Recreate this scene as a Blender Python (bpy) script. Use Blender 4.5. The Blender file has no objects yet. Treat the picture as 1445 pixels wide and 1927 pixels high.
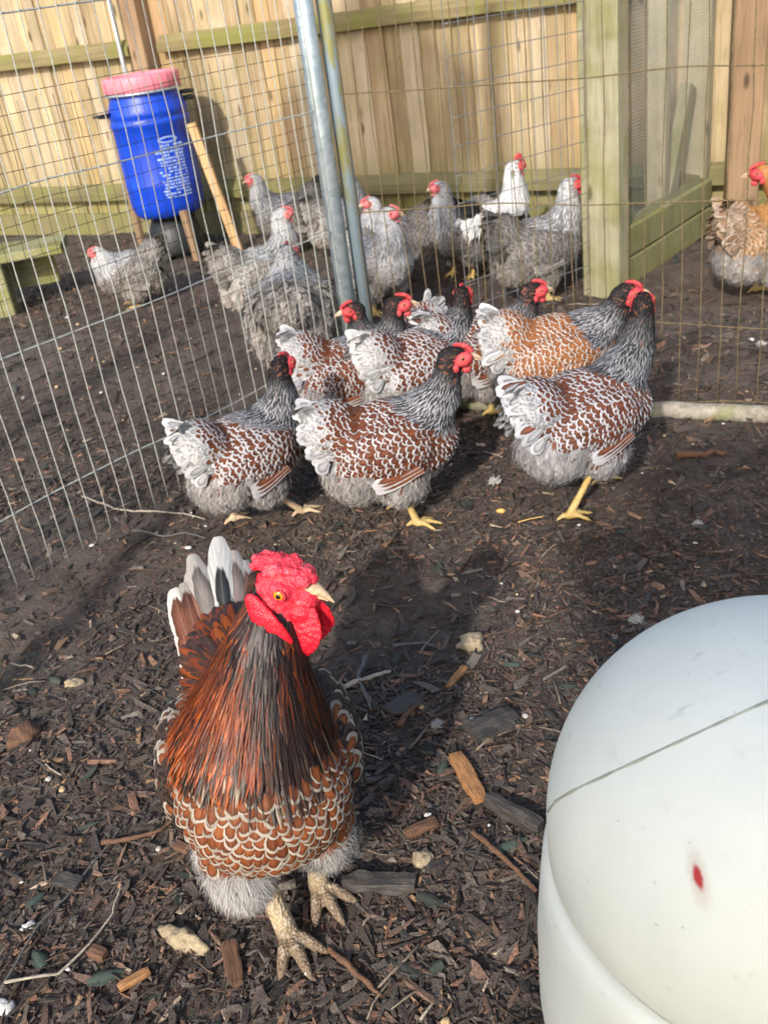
import bpy, math, random
import numpy as np
from mathutils import Vector, Matrix, Quaternion

rng = np.random.default_rng(7)
random.seed(7)
SC = bpy.context.scene
COL = SC.collection
PI = math.pi

# ------------------------------------------------------------------ camera
F_PX, PW, PH = 1800.0, 1445.0, 1927.0
PITCH, ROLL, CAM_H = math.radians(28.7), math.radians(8.1), 1.23
cam_d = bpy.data.cameras.new('camera')
cam = bpy.data.objects.new('camera', cam_d)
COL.objects.link(cam)
_F = np.array([0, math.cos(PITCH), -math.sin(PITCH)])
_R0 = np.array([1.0, 0, 0]); _U0 = np.array([0, math.sin(PITCH), math.cos(PITCH)])
_R = math.cos(ROLL) * _R0 - math.sin(ROLL) * _U0
_U = math.sin(ROLL) * _R0 + math.cos(ROLL) * _U0
CAM = np.array([0, 0, CAM_H])
M = Matrix(((_R[0], _U[0], -_F[0], 0), (_R[1], _U[1], -_F[1], 0), (_R[2], _U[2], -_F[2], CAM_H), (0, 0, 0, 1)))
cam.matrix_world = M
cam_d.sensor_fit = 'AUTO'
cam_d.sensor_width = 36.0
cam_d.lens = 36.0 * F_PX / PH
cam_d.clip_start = 0.02
cam_d.clip_end = 500
cam_d.dof.use_dof = True
cam_d.dof.focus_distance = 1.35
cam_d.dof.aperture_fstop = 8.5
SC.camera = cam

# ------------------------------------------------------------------ light
SUN_EL, SUN_AZ = math.radians(31), math.radians(23)      # azimuth: degrees to the left of straight behind the camera
to_sun = Vector((-math.sin(SUN_AZ) * math.cos(SUN_EL), -math.cos(SUN_AZ) * math.cos(SUN_EL), math.sin(SUN_EL)))
world = bpy.data.worlds.new('World')
SC.world = world
world.use_nodes = True
wt = world.node_tree
for n in list(wt.nodes): wt.nodes.remove(n)
sky = wt.nodes.new('ShaderNodeTexSky')
sky.sky_type = 'NISHITA'
sky.sun_disc = False
sky.sun_elevation = SUN_EL
sky.sun_rotation = math.atan2(to_sun.x, to_sun.y)
sky.air_density = 1.0; sky.dust_density = 2.5; sky.ozone_density = 1.0
bg = wt.nodes.new('ShaderNodeBackground'); bg.inputs['Strength'].default_value = 0.15
wo = wt.nodes.new('ShaderNodeOutputWorld')
wt.links.new(sky.outputs[0], bg.inputs['Color']); wt.links.new(bg.outputs[0], wo.inputs['Surface'])
sun_d = bpy.data.lights.new('sun', 'SUN')
sun_d.energy = 2.7; sun_d.angle = math.radians(1.6); sun_d.color = (1.0, 0.94, 0.85)
sun = bpy.data.objects.new('sun', sun_d); COL.objects.link(sun)
sun.rotation_euler = to_sun.to_track_quat('Z', 'Y').to_euler()
sun.location = (-6, -8, 8)
SC.view_settings.view_transform = 'Standard'
SC.view_settings.look = 'None'
SC.view_settings.gamma = 1.0
SC.view_settings.use_curve_mapping = False
SC.view_settings.exposure = 0.82
SC.render.film_transparent = False
SC.cycles.max_bounces = 6
SC.cycles.diffuse_bounces = 3

# ------------------------------------------------------------------ helpers
def at(px, py, z=0.0):
    d = _F + _R * ((px - PW / 2) / F_PX) + _U * (-(py - PH / 2) / F_PX)
    return CAM + d * ((z - CAM_H) / d[2])

def nrmz(a):
    return a / np.maximum(np.linalg.norm(a, axis=-1, keepdims=True), 1e-9)

def sstep(a, b, x):
    t = np.clip((x - a) / (b - a), 0, 1)
    return t * t * (3 - 2 * t)

def tag(o, label=None, cat=None, group=None, kind=None):
    if label: o['label'] = label
    if cat: o['category'] = cat
    if group: o['group'] = group
    if kind: o['kind'] = kind
    return o

def empty(name, loc, rz=0.0, label=None, cat=None, group=None):
    o = bpy.data.objects.new(name, None); COL.objects.link(o)
    o.empty_display_size = 0.05
    o.location = loc; o.rotation_euler = (0, 0, rz)
    return tag(o, label, cat, group)

def raw_mesh(name, verts, faces, smooth=True, attrs=None):
    """faces: (n,3)/(n,4) int array or a list of such arrays"""
    me = bpy.data.meshes.new(name)
    verts = np.ascontiguousarray(verts, dtype=np.float32)
    fl = faces if isinstance(faces, list) else [faces]
    fl = [np.asarray(f, dtype=np.int32) for f in fl if len(f)]
    idx = np.concatenate([f.ravel() for f in fl])
    tot = np.concatenate([np.full(len(f), f.shape[1], dtype=np.int32) for f in fl])
    st = np.concatenate([[0], np.cumsum(tot)[:-1]]).astype(np.int32)
    me.vertices.add(len(verts)); me.vertices.foreach_set('co', verts.ravel())
    me.loops.add(len(idx)); me.loops.foreach_set('vertex_index', idx)
    me.polygons.add(len(tot)); me.polygons.foreach_set('loop_start', st)
    try: me.polygons.foreach_set('loop_total', tot)
    except Exception: pass
    me.polygons.foreach_set('use_smooth', np.full(len(tot), smooth, dtype=bool))
    for k, (typ, val) in (attrs or {}).items():
        a = me.attributes.new(k, typ, 'POINT')
        val = np.ascontiguousarray(val, dtype=np.float32)
        a.data.foreach_set({'FLOAT': 'value', 'FLOAT_VECTOR': 'vector', 'FLOAT_COLOR': 'color'}[typ], val.ravel())
    me.update(calc_edges=True)
    return me

def obj(name, me, m=None, parent=None, loc=None, kind=None):
    o = bpy.data.objects.new(name, me); COL.objects.link(o)
    if m is not None and not me.materials: me.materials.append(m)
    if parent is not None: o.parent = parent
    if loc is not None: o.location = loc
    if kind: o['kind'] = kind
    return o

class MB:
    def __init__(s): s.v = []; s.f = {}; s.n = 0; s.at = {}
    def add(s, v, f, **at):
        v = np.asarray(v, float); f = np.asarray(f, int)
        s.v.append(v); s.f.setdefault(f.shape[1], []).append(f + s.n); s.n += len(v)
        for k, a in at.items(): s.at.setdefault(k, []).append(np.broadcast_to(np.asarray(a, float), (len(v),) + np.shape(a)[-1:]) if np.ndim(a) else np.full(len(v), a))
        return s
    def mesh(s, name, smooth=True):
        attrs = {}
        for k, l in s.at.items():
            a = np.concatenate(l); attrs[k] = ({1: 'FLOAT'}.get(a.ndim, 'FLOAT_COLOR'), a)
        return raw_mesh(name, np.concatenate(s.v), [np.concatenate(x) for x in s.f.values()], smooth, attrs)

BOXF = np.array([[0, 1, 3, 2], [4, 6, 7, 5], [0, 4, 5, 1], [2, 3, 7, 6], [0, 2, 6, 4], [1, 5, 7, 3]])
def box_v(cx, cy, cz, sx, sy, sz):
    return np.array([[cx + a * sx / 2, cy + b * sy / 2, cz + c * sz / 2] for a in (-1, 1) for b in (-1, 1) for c in (-1, 1)])

def bevel_box(sx, sy, sz, bev=0.004, taper=None, jitter=0.0, segs=1):
    """box with chamfered long edges (long axis z), subdivided along z; a timber"""
    prof = [(-sx/2+bev, -sy/2), (sx/2-bev, -sy/2), (sx/2, -sy/2+bev), (sx/2, sy/2-bev), (sx/2-bev, sy/2), (-sx/2+bev, sy/2), (-sx/2, sy/2-bev), (-sx/2, -sy/2+bev)]
    n = 8; V = []; Fq = []
    for i in range(segs + 1):
        z = -sz/2 + sz * i / segs
        dx, dy = random.uniform(-jitter, jitter), random.uniform(-jitter, jitter)
        for (x, y) in prof: V.append((x + dx, y + dy, z))
    for i in range(segs):
        for j in range(n):
            Fq.append((i*n+j, i*n+(j+1) % n, (i+1)*n+(j+1) % n, (i+1)*n+j))
    me = bpy.data.meshes.new('timber')
    me.from_pydata(V, [], Fq + [tuple(reversed(range(n))), tuple(range(segs*n, segs*n+n))])
    me.update()
    return me

def tube(pts, r, sides=6, cap=True):
    pts = np.asarray(pts, float); n = len(pts)
    r = np.full(n, r) if np.ndim(r) == 0 else np.asarray(r, float)
    t = nrmz(np.gradient(pts, axis=0))
    ref = np.array([0, 0, 1.0]) if abs(t[0][2]) < .9 else np.array([1.0, 0, 0])
    a = nrmz(np.cross(t, ref)); b = np.cross(t, a)
    th = np.linspace(0, 2*PI, sides, endpoint=False)
    V = pts[:, None] + (a[:, None] * np.cos(th)[None, :, None] + b[:, None] * np.sin(th)[None, :, None]) * r[:, None, None]
    V = V.reshape(-1, 3); Fq = []
    for i in range(n - 1):
        for j in range(sides):
            Fq.append((i*sides+j, i*sides+(j+1) % sides, (i+1)*sides+(j+1) % sides, (i+1)*sides+j))
    Fq = np.array(Fq)
    if cap and sides == 4:
        Fq = np.vstack([Fq, [[3, 2, 1, 0]], [[(n-1)*4, (n-1)*4+1, (n-1)*4+2, (n-1)*4+3]]])
    elif cap:
        V = np.vstack([V, pts[:1], pts[-1:]]); c0, c1 = len(V)-2, len(V)-1
        ex = [(c0, (j+1) % sides, j, j) for j in range(sides)]
        return V, Fq, np.array([(c0, (j+1) % sides, j) for j in range(sides)] + [(c1, (n-1)*sides+j, (n-1)*sides+(j+1) % sides) for j in range(sides)])
    return V, Fq, np.zeros((0, 3), int)

def tube_mesh(name, pts, r, sides=6):
    V, Q, T = tube(pts, r, sides)
    return raw_mesh(name, V, [Q, T] if len(T) else Q)

def lathe(prof, seg=48):
    prof = np.asarray(prof, float); n = len(prof)
    th = np.linspace(0, 2*PI, seg, endpoint=False)
    V = np.stack([prof[:, 0][:, None]*np.cos(th), prof[:, 0][:, None]*np.sin(th), np.repeat(prof[:, 1][:, None], seg, 1)], -1).reshape(-1, 3)
    Fq = np.array([(i*seg+j, i*seg+(j+1) % seg, (i+1)*seg+(j+1) % seg, (i+1)*seg+j) for i in range(n-1) for j in range(seg)])
    return V, Fq

def rotm(yaw=0, pitch=0, roll=0):
    cy, sy, cp, sp, cr, sr = math.cos(yaw), math.sin(yaw), math.cos(pitch), math.sin(pitch), math.cos(roll), math.sin(roll)
    Rz = np.array([[cy, -sy, 0], [sy, cy, 0], [0, 0, 1]]); Ry = np.array([[cp, 0, -sp], [0, 1, 0], [sp, 0, cp]]); Rx = np.array([[1, 0, 0], [0, cr, -sr], [0, sr, cr]])
    return Rz @ Ry @ Rx      # pitch > 0 lifts the nose

def ellip(c, r, rot=None, nu=14, nv=9, noise=0.0, fr=60, seed=0):
    th = np.linspace(0, 2*PI, nu, endpoint=False); ph = np.linspace(-PI/2, PI/2, nv)
    P = np.stack([np.cos(ph)[:, None]*np.cos(th), np.cos(ph)[:, None]*np.sin(th), np.repeat(np.sin(ph)[:, None], nu, 1)], -1).reshape(-1, 3)
    if noise:
        P = P * (1 + noise * vnoise3(P * fr * .05 + seed)[:, None])
    P = P * np.asarray(r)
    if rot is not None: P = P @ rot.T
    P = P + np.asarray(c)
    Fq = np.array([(i*nu+j, i*nu+(j+1) % nu, (i+1)*nu+(j+1) % nu, (i+1)*nu+j) for i in range(nv-1) for j in range(nu)])
    return P, Fq

_LAT = rng.random((64, 64, 64)) * 2 - 1
def vnoise3(p):
    p = np.asarray(p, float); i = np.floor(p).astype(int); f = p - i; f = f*f*(3-2*f)
    out = 0
    for dx in (0, 1):
        for dy in (0, 1):
            for dz in (0, 1):
                w = (f[..., 0] if dx else 1-f[..., 0]) * (f[..., 1] if dy else 1-f[..., 1]) * (f[..., 2] if dz else 1-f[..., 2])
                out = out + w * _LAT[(i[..., 0]+dx) % 64, (i[..., 1]+dy) % 64, (i[..., 2]+dz) % 64]
    return out
def vnoise2(x, y, s=0.0):
    return vnoise3(np.stack([x, y, np.full_like(x, s + .5)], -1))

# ------------------------------------------------------------------ materials
class NT:
    def __init__(s, name):
        s.m = bpy.data.materials.new(name); s.m.use_nodes = True; s.t = s.m.node_tree
        s.b = s.t.nodes['Principled BSDF']; s.out = s.t.nodes['Material Output']
    def n(s, typ, ins=None, **props):
        nd = s.t.nodes.new(typ)
        for k, v in props.items(): setattr(nd, k, v)
        for k, v in (ins or {}).items(): s.set(nd.inputs[k], v)
        return nd
    def set(s, sock, v):
        if isinstance(v, bpy.types.NodeSocket): s.t.links.new(v, sock)
        elif isinstance(v, bpy.types.Node): s.t.links.new(v.outputs[0], sock)
        else:
            if sock.type == 'RGBA' and len(v) == 3: v = (*v, 1)
            sock.default_value = v
    def math(s, op, a, b=0.0, c=0.0, clamp=False):
        nd = s.n('ShaderNodeMath', operation=op, use_clamp=clamp); s.set(nd.inputs[0], a); s.set(nd.inputs[1], b); s.set(nd.inputs[2], c); return nd.outputs[0]
    def mix(s, fac, a, b, mode='MIX'):
        nd = s.n('ShaderNodeMix', data_type='RGBA', blend_type=mode); s.set(nd.inputs['Factor'], fac); s.set(nd.inputs[6], a); s.set(nd.inputs[7], b); return nd.outputs[2]
    def ramp(s, fac, stops, interp='LINEAR'):
        nd = s.n('ShaderNodeValToRGB'); cr = nd.color_ramp; cr.interpolation = interp
        while len(cr.elements) < len(stops): cr.elements.new(0.5)
        for e, (p, c) in zip(cr.elements, stops): e.position = p; e.color = (*c, 1) if len(c) == 3 else c
        s.set(nd.inputs[0], fac); return nd.outputs[0]
    def noise(s, vec, scale, detail=4, rough=.6, dist=0.0):
        nd = s.n('ShaderNodeTexNoise', {'Scale': scale, 'Detail': detail, 'Roughness': rough, 'Distortion': dist}); 
        if vec is not None: s.set(nd.inputs['Vector'], vec)
        return nd.outputs[0]
    def smooth(s, x, a, b, c=0.0, d=1.0):
        nd = s.n('ShaderNodeMapRange', {'Value': x, 'From Min': a, 'From Max': b, 'To Min': c, 'To Max': d}, interpolation_type='SMOOTHSTEP'); return nd.outputs[0]
    def vscale(s, vec, sc, loc=(0, 0, 0)):
        nd = s.n('ShaderNodeMapping', {'Scale': sc, 'Location': loc}); s.set(nd.inputs['Vector'], vec); return nd.outputs[0]
    def bump(s, h, strength=.3, dist=.005):
        nd = s.n('ShaderNodeBump', {'Height': h, 'Strength': strength, 'Distance': dist}); s.set(s.b.inputs['Normal'], nd.outputs[0])
    def p(s, **kw):
        for k, v in kw.items(): s.set(s.b.inputs[k.replace('_', ' ')], v)
        return s

def wood(name, c1, c2, axis='Z', green=0.0, greenlow=None, rough=.8, knots=True, spread=.5, grey=0.0):
    t = NT(name)
    tc = t.n('ShaderNodeTexCoord').outputs['Object']; oi = t.n('ShaderNodeObjectInfo').outputs['Random']
    sc = {'Z': (28, 28, 1.6), 'X': (1.6, 28, 28), 'Y': (28, 1.6, 28)}[axis]
    off = t.n('ShaderNodeCombineXYZ', {'X': t.math('MULTIPLY', oi, 37.0), 'Y': t.math('MULTIPLY', oi, 91.0), 'Z': t.math('MULTIPLY', oi, 53.0)})
    ad = t.n('ShaderNodeVectorMath', {0: tc, 1: off.outputs[0]}, operation='ADD').outputs[0]
    g = t.noise(t.vscale(ad, sc), 1.0, 5, .62, .4)
    g2 = t.noise(t.vscale(ad, tuple(x*3.2 for x in sc)), 1.0, 3, .5)
    big = t.noise(ad, 2.6, 3, .5)
    f = t.math('ADD', t.math('MULTIPLY', g, 1.1), t.math('MULTIPLY', t.math('SUBTRACT', oi, .5), spread))
    f = t.math('ADD', f, t.math('MULTIPLY', t.math('SUBTRACT', big, .5), .7))
    col = t.ramp(f, [(.18, c1), (.82, c2)])
    col = t.mix(t.smooth(g2, .5, .72, 0, .35), col, tuple(x*.45 for x in c1), 'MIX')
    if grey: 
        r2 = t.math('FRACT', t.math('MULTIPLY', oi, 7.13))
        col = t.mix(t.smooth(r2, .45, .9, 0, grey), col, (.36, .31, .27))
        r3 = t.math('FRACT', t.math('MULTIPLY', oi, 3.77))
        col = t.mix(t.smooth(r3, .78, .97, 0, .4), col, (.42, .22, .07))
    if knots:
        v = t.n('ShaderNodeTexVoronoi', {'Scale': 1.0}); t.set(v.inputs['Vector'], t.vscale(ad, {'Z': (9, 9, 3.4), 'X': (3.4, 9, 9), 'Y': (9, 3.4, 9)}[axis]))
        col = t.mix(t.smooth(v.outputs['Distance'], .05, .16, .85, 0), col, tuple(x*.3 for x in c1))
    if green or greenlow:
        gn = t.noise(ad, 5.0, 4, .6)
        amt = t.smooth(gn, .40, .66, 0, green if green else 0.0)
        if greenlow:
            sz = t.n('ShaderNodeSeparateXYZ', {0: tc}).outputs['Z']
            low = t.math('MULTIPLY', t.smooth(t.math('ADD', sz, t.math('MULTIPLY', gn, .25)), greenlow[0], greenlow[1], .85, 0), t.smooth(gn, .25, .6, .35, 1))
            amt = t.math('MAXIMUM', amt, low)
        col = t.mix(amt, col, (.17, .17, .045))
    t.p(Base_Color=col, Roughness=rough)
    t.b.inputs['Specular IOR Level'].default_value = .25
    t.bump(t.math('ADD', g, t.math('MULTIPLY', g2, .5)), .45, .004)
    return t.m

def feather_mat(name, rough=.6, spec=.3, streak=.22, rim=0.0, along=False):
    t = NT(name)
    uv = t.n('ShaderNodeAttribute', attribute_name='fuv').outputs['Vector']
    ba = t.n('ShaderNodeAttribute', attribute_name='base'); ed = t.n('ShaderNodeAttribute', attribute_name='edge')
    s = t.n('ShaderNodeSeparateXYZ', {0: uv}); u, v, r = s.outputs
    au = t.math('ABSOLUTE', u)
    vv = t.math('MAXIMUM', t.math('DIVIDE', t.math('SUBTRACT', v, .5), .5), 0.0)
    jag = t.noise(t.n('ShaderNodeCombineXYZ', {'X': t.math('MULTIPLY', u, 5.0), 'Y': t.math('MULTIPLY', v, 6.0), 'Z': t.math('MULTIPLY', r, 57.0)}).outputs[0], 1.0, 3, .6)
    d = t.math('SQRT', t.math('ADD', t.math('MULTIPLY', au, au), t.math('MULTIPLY', vv, vv)))
    d = t.math('ADD', d, t.math('MULTIPLY', t.math('SUBTRACT', jag, .5), .30))
    lw = ed.outputs['Alpha']
    mask = t.n('ShaderNodeMapRange', {'Value': t.math('SUBTRACT', d, lw), 'From Min': -.05, 'From Max': .06}, interpolation_type='SMOOTHSTEP').outputs[0]
    bcol = ba.outputs['Color']
    if rim: bcol = t.mix(1.0, bcol, t.ramp(t.n('ShaderNodeMapRange', {'Value': t.math('SUBTRACT', d, lw), 'From Min': -.42, 'From Max': -.04}).outputs[0], [(0, (1.12,)*3), (1, (1-rim,)*3)]), 'MULTIPLY')
    col = t.mix(mask, bcol, ed.outputs['Color'])
    barb = t.noise(t.n('ShaderNodeCombineXYZ', {'X': t.math('MULTIPLY', au, 2.0), 'Y': t.math('MULTIPLY', t.math('SUBTRACT', v, t.math('MULTIPLY', au, .35)), 26.0), 'Z': t.math('MULTIPLY', r, 91.0)}).outputs[0], 1.0, 3, .7)
    col = t.mix(1.0, col, t.ramp(barb, [(.25, (1-streak*2,)*3), (.75, (1+streak*.6,)*3)]), 'MULTIPLY')
    if along:
        fine = t.noise(t.n('ShaderNodeCombineXYZ', {'X': t.math('MULTIPLY', u, 7.0), 'Y': t.math('MULTIPLY', v, 2.2), 'Z': t.math('MULTIPLY', r, 91.0)}).outputs[0], 1.0, 4, .7)
        col = t.mix(1.0, col, t.ramp(fine, [(.3, (.35,)*3), (.5, (.9,)*3), (.75, (1.5,)*3)]), 'MULTIPLY')
    shaft = t.smooth(au, .0, .09, .35, 0)
    col = t.mix(t.math('MULTIPLY', shaft, .5), col, (.30, .24, .2))
    t.p(Base_Color=col, Roughness=rough)
    t.b.inputs['Specular IOR Level'].default_value = spec
    t.bump(barb, .35, .001)
    return t.m

def skin_mat(name, c1, c2, scale=260, rough=.5, bump=.6, sss=.0, pale=None):
    t = NT(name); tc = t.n('ShaderNodeTexCoord').outputs['Object']
    a = t.noise(tc, scale, 3, .6); b = t.noise(tc, scale*.18, 3, .5)
    v = t.n('ShaderNodeTexVoronoi', {'Scale': scale*1.1}); t.set(v.inputs['Vector'], tc)
    col = t.mix(t.smooth(t.math('ADD', t.math('MULTIPLY', a, .5), t.math('MULTIPLY', b, .5)), .36, .66), c1, c2)
    if pale:
        c_ = t.noise(tc, scale*.10, 4, .7); col = t.mix(t.smooth(c_, .52, .70, 0, .55), col, pale); e_ = t.noise(tc, scale*.33, 2, .5); col = t.mix(t.smooth(e_, .70, .76, 0, .85), col, (.06, .02, .02))
    t.p(Base_Color=col, Roughness=rough)
    if sss:
        t.b.inputs['Subsurface Weight'].default_value = sss
        t.b.inputs['Subsurface Radius'].default_value = (.006, .0015, .001)
        t.b.inputs['Subsurface Scale'].default_value = 1.0
    t.bump(t.math('ADD', v.outputs['Distance'], a), bump, .0012)
    return t.m

def plain(name, col, rough=.5, metal=0.0, var=.15, scale=30, bump=0.0, spec=.5):
    t = NT(name); tc = t.n('ShaderNodeTexCoord').outputs['Object']
    a = t.noise(tc, scale, 4, .6)
    c = t.mix(1.0, col, t.ramp(a, [(.3, (1-var,)*3), (.7, (1+var,)*3)]), 'MULTIPLY')
    t.p(Base_Color=c, Roughness=rough, Metallic=metal)
    t.b.inputs['Specular IOR Level'].default_value = spec
    if bump: t.bump(a, bump, .002)
    return t.m

MAT = {}
MAT['feather'] = feather_mat('feather', .62, .22, .22, .5)
MAT['hackle_gloss'] = feather_mat('glossy_feather', .33, .36, .2, 0.0, True)
MAT['fluff'] = feather_mat('down', .9, .05, .12)
MAT['comb'] = skin_mat('comb_skin', (.62, .012, .035), (.78, .06, .09), 330, .45, .9, .12, (.80, .24, .24))
MAT['wattle'] = skin_mat('wattle_skin', (.60, .006, .02), (.74, .02, .04), 420, .38, .6, .15)
MAT['hen_skin'] = skin_mat('hen_face_skin', (.40, .022, .030), (.56, .075, .08), 320, .5, .7)
MAT['pale_skin'] = skin_mat('pale_hen_face_skin', (.55, .10, .11), (.68, .20, .20), 320, .5, .5)
MAT['beak'] = plain('beak_horn', (.50, .36, .22), .38, 0, .3, 140)
MAT['beak_pale'] = plain('beak_pale_horn', (.55, .40, .26), .4, 0, .15, 120)
MAT['iris'] = plain('iris', (.62, .22, .02), .12, 0, .2, 300)
MAT['hen_iris'] = plain('hen_iris', (.34, .12, .025), .15, 0, .2, 300)
MAT['pupil'] = plain('pupil', (.004, .004, .005), .05, 0, 0, 10)
MAT['leg_yellow'] = skin_mat('yellow_leg_scales', (.42, .27, .07), (.56, .42, .18), 210, .6, .8)
MAT['leg_pale'] = skin_mat('pale_leg_scales', (.42, .30, .17), (.60, .46, .32), 210, .65, .8)
def rooster_leg():
    t = NT('rooster_leg_scales'); tc = t.n('ShaderNodeTexCoord').outputs['Object']
    z = t.n('ShaderNodeSeparateXYZ', {0: tc}).outputs['Z']
    a = t.noise(tc, 90, 4, .65); b = t.noise(tc, 320, 3, .6)
    v = t.n('ShaderNodeTexVoronoi', {'Scale': 190.0}); t.set(v.inputs['Vector'], tc)
    col = t.mix(t.smooth(a, .38, .62), (.46, .36, .20), (.50, .41, .31))
    dirt = t.smooth(t.math('ADD', z, t.math('MULTIPLY', t.math('SUBTRACT', a, .5), .06)), .022, .055, .9, 0)
    col = t.mix(t.math('MULTIPLY', dirt, t.smooth(b, .30, .55, .45, 1)), col, (.085, .055, .038))
    col = t.mix(t.smooth(v.outputs['Distance'], .35, .7, 0, .45), col, (.20, .13, .07))
    t.p(Base_Color=col, Roughness=.75); t.bump(t.math('SUBTRACT', a, v.outputs['Distance']), .9, .003)
    return t.m
MAT['leg_rooster'] = rooster_leg()
MAT['under_dark'] = plain('under_plumage_dark', (.03, .022, .02), .9)
MAT['under_grey'] = plain('under_plumage_grey', (.22, .20, .19), .9)
MAT['under_brown'] = plain('under_plumage_brown', (.13, .05, .03), .9)
MAT['galv'] = plain('galvanised_steel', (.46, .51, .53), .42, .55, .16, 60)
MAT['wire_pale'] = plain('zinc_wire', (.47, .49, .45), .45, .3, .25, 90)
MAT['wire_dark'] = plain('dark_green_wire', (.035, .05, .04), .5, .3, .4, 60)
MAT['wire_rust'] = plain('rusty_wire', (.15, .112, .056), .75, .2, .5, 110)
MAT['wire_panel'] = plain('grey_weld_wire', (.24, .25, .26), .45, .5, .3, 60)
MAT['black'] = plain('black_plastic', (.012, .013, .015), .5, 0, .2)

# ------------------------------------------------------------------ ground
def hgt(x, y):
    x = np.asarray(x, float); y = np.asarray(y, float)
    h = .020 * vnoise2(x*1.7, y*1.7, 3) + .012 * vnoise2(x*6, y*6, 9) + .006 * vnoise2(x*17, y*17, 1)
    near = sstep(9, 6, np.abs(y - 3)) 
    # scratched-out bank along the foot of the left mesh
    dl = ((x + .969) * .734 - (y - 2.1) * .679)
    h = h + .015 * np.exp(-((dl - .12) / .10) ** 2) * sstep(3.1, 2.4, y)
    return h * near
def axis(lo, hi, step, far):
    a = np.arange(lo, hi + step/2, step); k = np.array([.15, .5, 1.5, 4, 10, 20, far])
    return np.concatenate([(lo - k)[::-1], a, hi + k])
gx, gy = axis(-2.6, 2.8, .013, 60), axis(.2, 7.2, .016, 60)
GX, GY = np.meshgrid(gx, gy, indexing='xy')
GZ = hgt(GX, GY)
inn = sstep(8.5, 7, np.abs(GY - 3.0)) * sstep(6, 3.2, np.abs(GX))
GZ = GZ + inn * (.0045 * vnoise2(GX*45, GY*45, 5) + .004 * np.abs(vnoise2(GX*28, GY*28, 8)))
nx, ny = len(gx), len(gy)
ii = (np.arange(ny-1)[:, None]*nx + np.arange(nx-1)[None]).ravel()
t = NT('mulch_soil'); tc = t.n('ShaderNodeTexCoord').outputs['Object']
a = t.noise(tc, 9, 5, .65); b = t.noise(tc, 85, 5, .7); c = t.noise(tc, 260, 4, .7); bg_ = t.noise(tc, 1.6, 3, .5)
col = t.ramp(t.math('ADD', t.math('MULTIPLY', a, .45), t.math('MULTIPLY', b, .55)), [(.30, (.032, .026, .022)), (.52, (.096, .077, .064)), (.72, (.20, .162, .132))])
vo = t.n('ShaderNodeTexVoronoi', {'Scale': 120.0}); t.set(vo.inputs['Vector'], tc)
cellc = t.n('ShaderNodeSeparateColor', {0: vo.outputs['Color']}).outputs[0]
col = t.mix(t.smooth(cellc, .80, .95, 0, .6), col, (.11, .055, .035))
col = t.mix(t.smooth(bg_, .45, .65, 0, .45), col, (.155, .127, .106))
t.p(Base_Color=col, Roughness=t.ramp(b, [(.3, (.75,)*3), (.7, (.95,)*3)]))
t.b.inputs['Specular IOR Level'].default_value = .25
t.bump(t.math('ADD', b, t.math('MULTIPLY', c, .5)), .8, .012)
MAT['soil'] = t.m
g = obj('ground', raw_mesh('ground', np.stack([GX.ravel(), GY.ravel(), GZ.ravel()], -1), np.stack([ii, ii+1, ii+nx+1, ii+nx], -1)), MAT['soil'])
g['kind'] = 'structure'

# ------------------------------------------------------------------ big timber setting: board fence
FA = -.557
FD = np.array([math.cos(FA), math.sin(FA), 0.0]); FN = np.array([math.sin(FA), -math.cos(FA), 0.0])  # FN points at the yard
FP = np.array([0, 5.71, 0.0])
MAT['board'] = wood('fence_board', (.22, .155, .085), (.52, .41, .25), 'Z', 0.28, (-.75, -.2), .8, True, .5, .35)
MAT['rail'] = wood('mossy_rail', (.16, .12, .06), (.30, .26, .14), 'X', .85, None, .9, False, .4)
MAT['rail_dark'] = wood('dark_rail', (.10, .085, .045), (.19, .165, .085), 'X', .5, None, .9, False, .4)  # darker tone, used on lower rail, gravel boards and coop roof
MAT['brown_post'] = wood('brown_treated_post', (.16, .10, .058), (.31, .21, .125), 'Z', 0, None, .8, True, .3)
MAT['green_post'] = wood('weathered_green_post', (.17, .15, .095), (.35, .325, .22), 'Z', .6, None, .85, True, .3)
MAT['sleeper'] = wood('green_sleeper', (.13, .13, .065), (.27, .26, .14), 'X', .7, None, .9, False, .3)
MAT['new_wood'] = wood('raw_batten', (.36, .21, .09), (.54, .36, .19), 'Z', 0, None, .75, True, .3)
fr = empty('board_fence', tuple(FP), FA, 'tall feather-edge board fence with mossy rails behind the flock', 'fence')
def bmesh_board(w):
    V = np.array([(-w/2, 0, -.9), (w/2+.012, -.004, -.9), (w/2+.012, -.016, -.9), (-w/2, -.007, -.9), (-w/2, 0, .9), (w/2+.012, -.004, .9), (w/2+.012, -.016, .9), (-w/2, -.007, .9)])
    return raw_mesh('board', V, np.array([[0, 3, 2, 1], [4, 5, 6, 7], [0, 1, 5, 4], [2, 3, 7, 6], [1, 2, 6, 5], [0, 4, 7, 3]]), False)
bm_shared = [bmesh_board(w) for w in (.092, .100, .108)]
sx = -4.4
while sx < 3.9:
    k = random.choice((0, 1, 2)); w = (.092, .100, .108)[k]
    o = obj('board', bm_shared[k], MAT['board'], fr, (sx + w/2, random.uniform(-.004, .003), .92 + random.uniform(-.012, .012)))
    o.rotation_euler = (random.uniform(-.004, .004), random.uniform(-.006, .006), random.uniform(-.03, .03))
    sx += w
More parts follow.
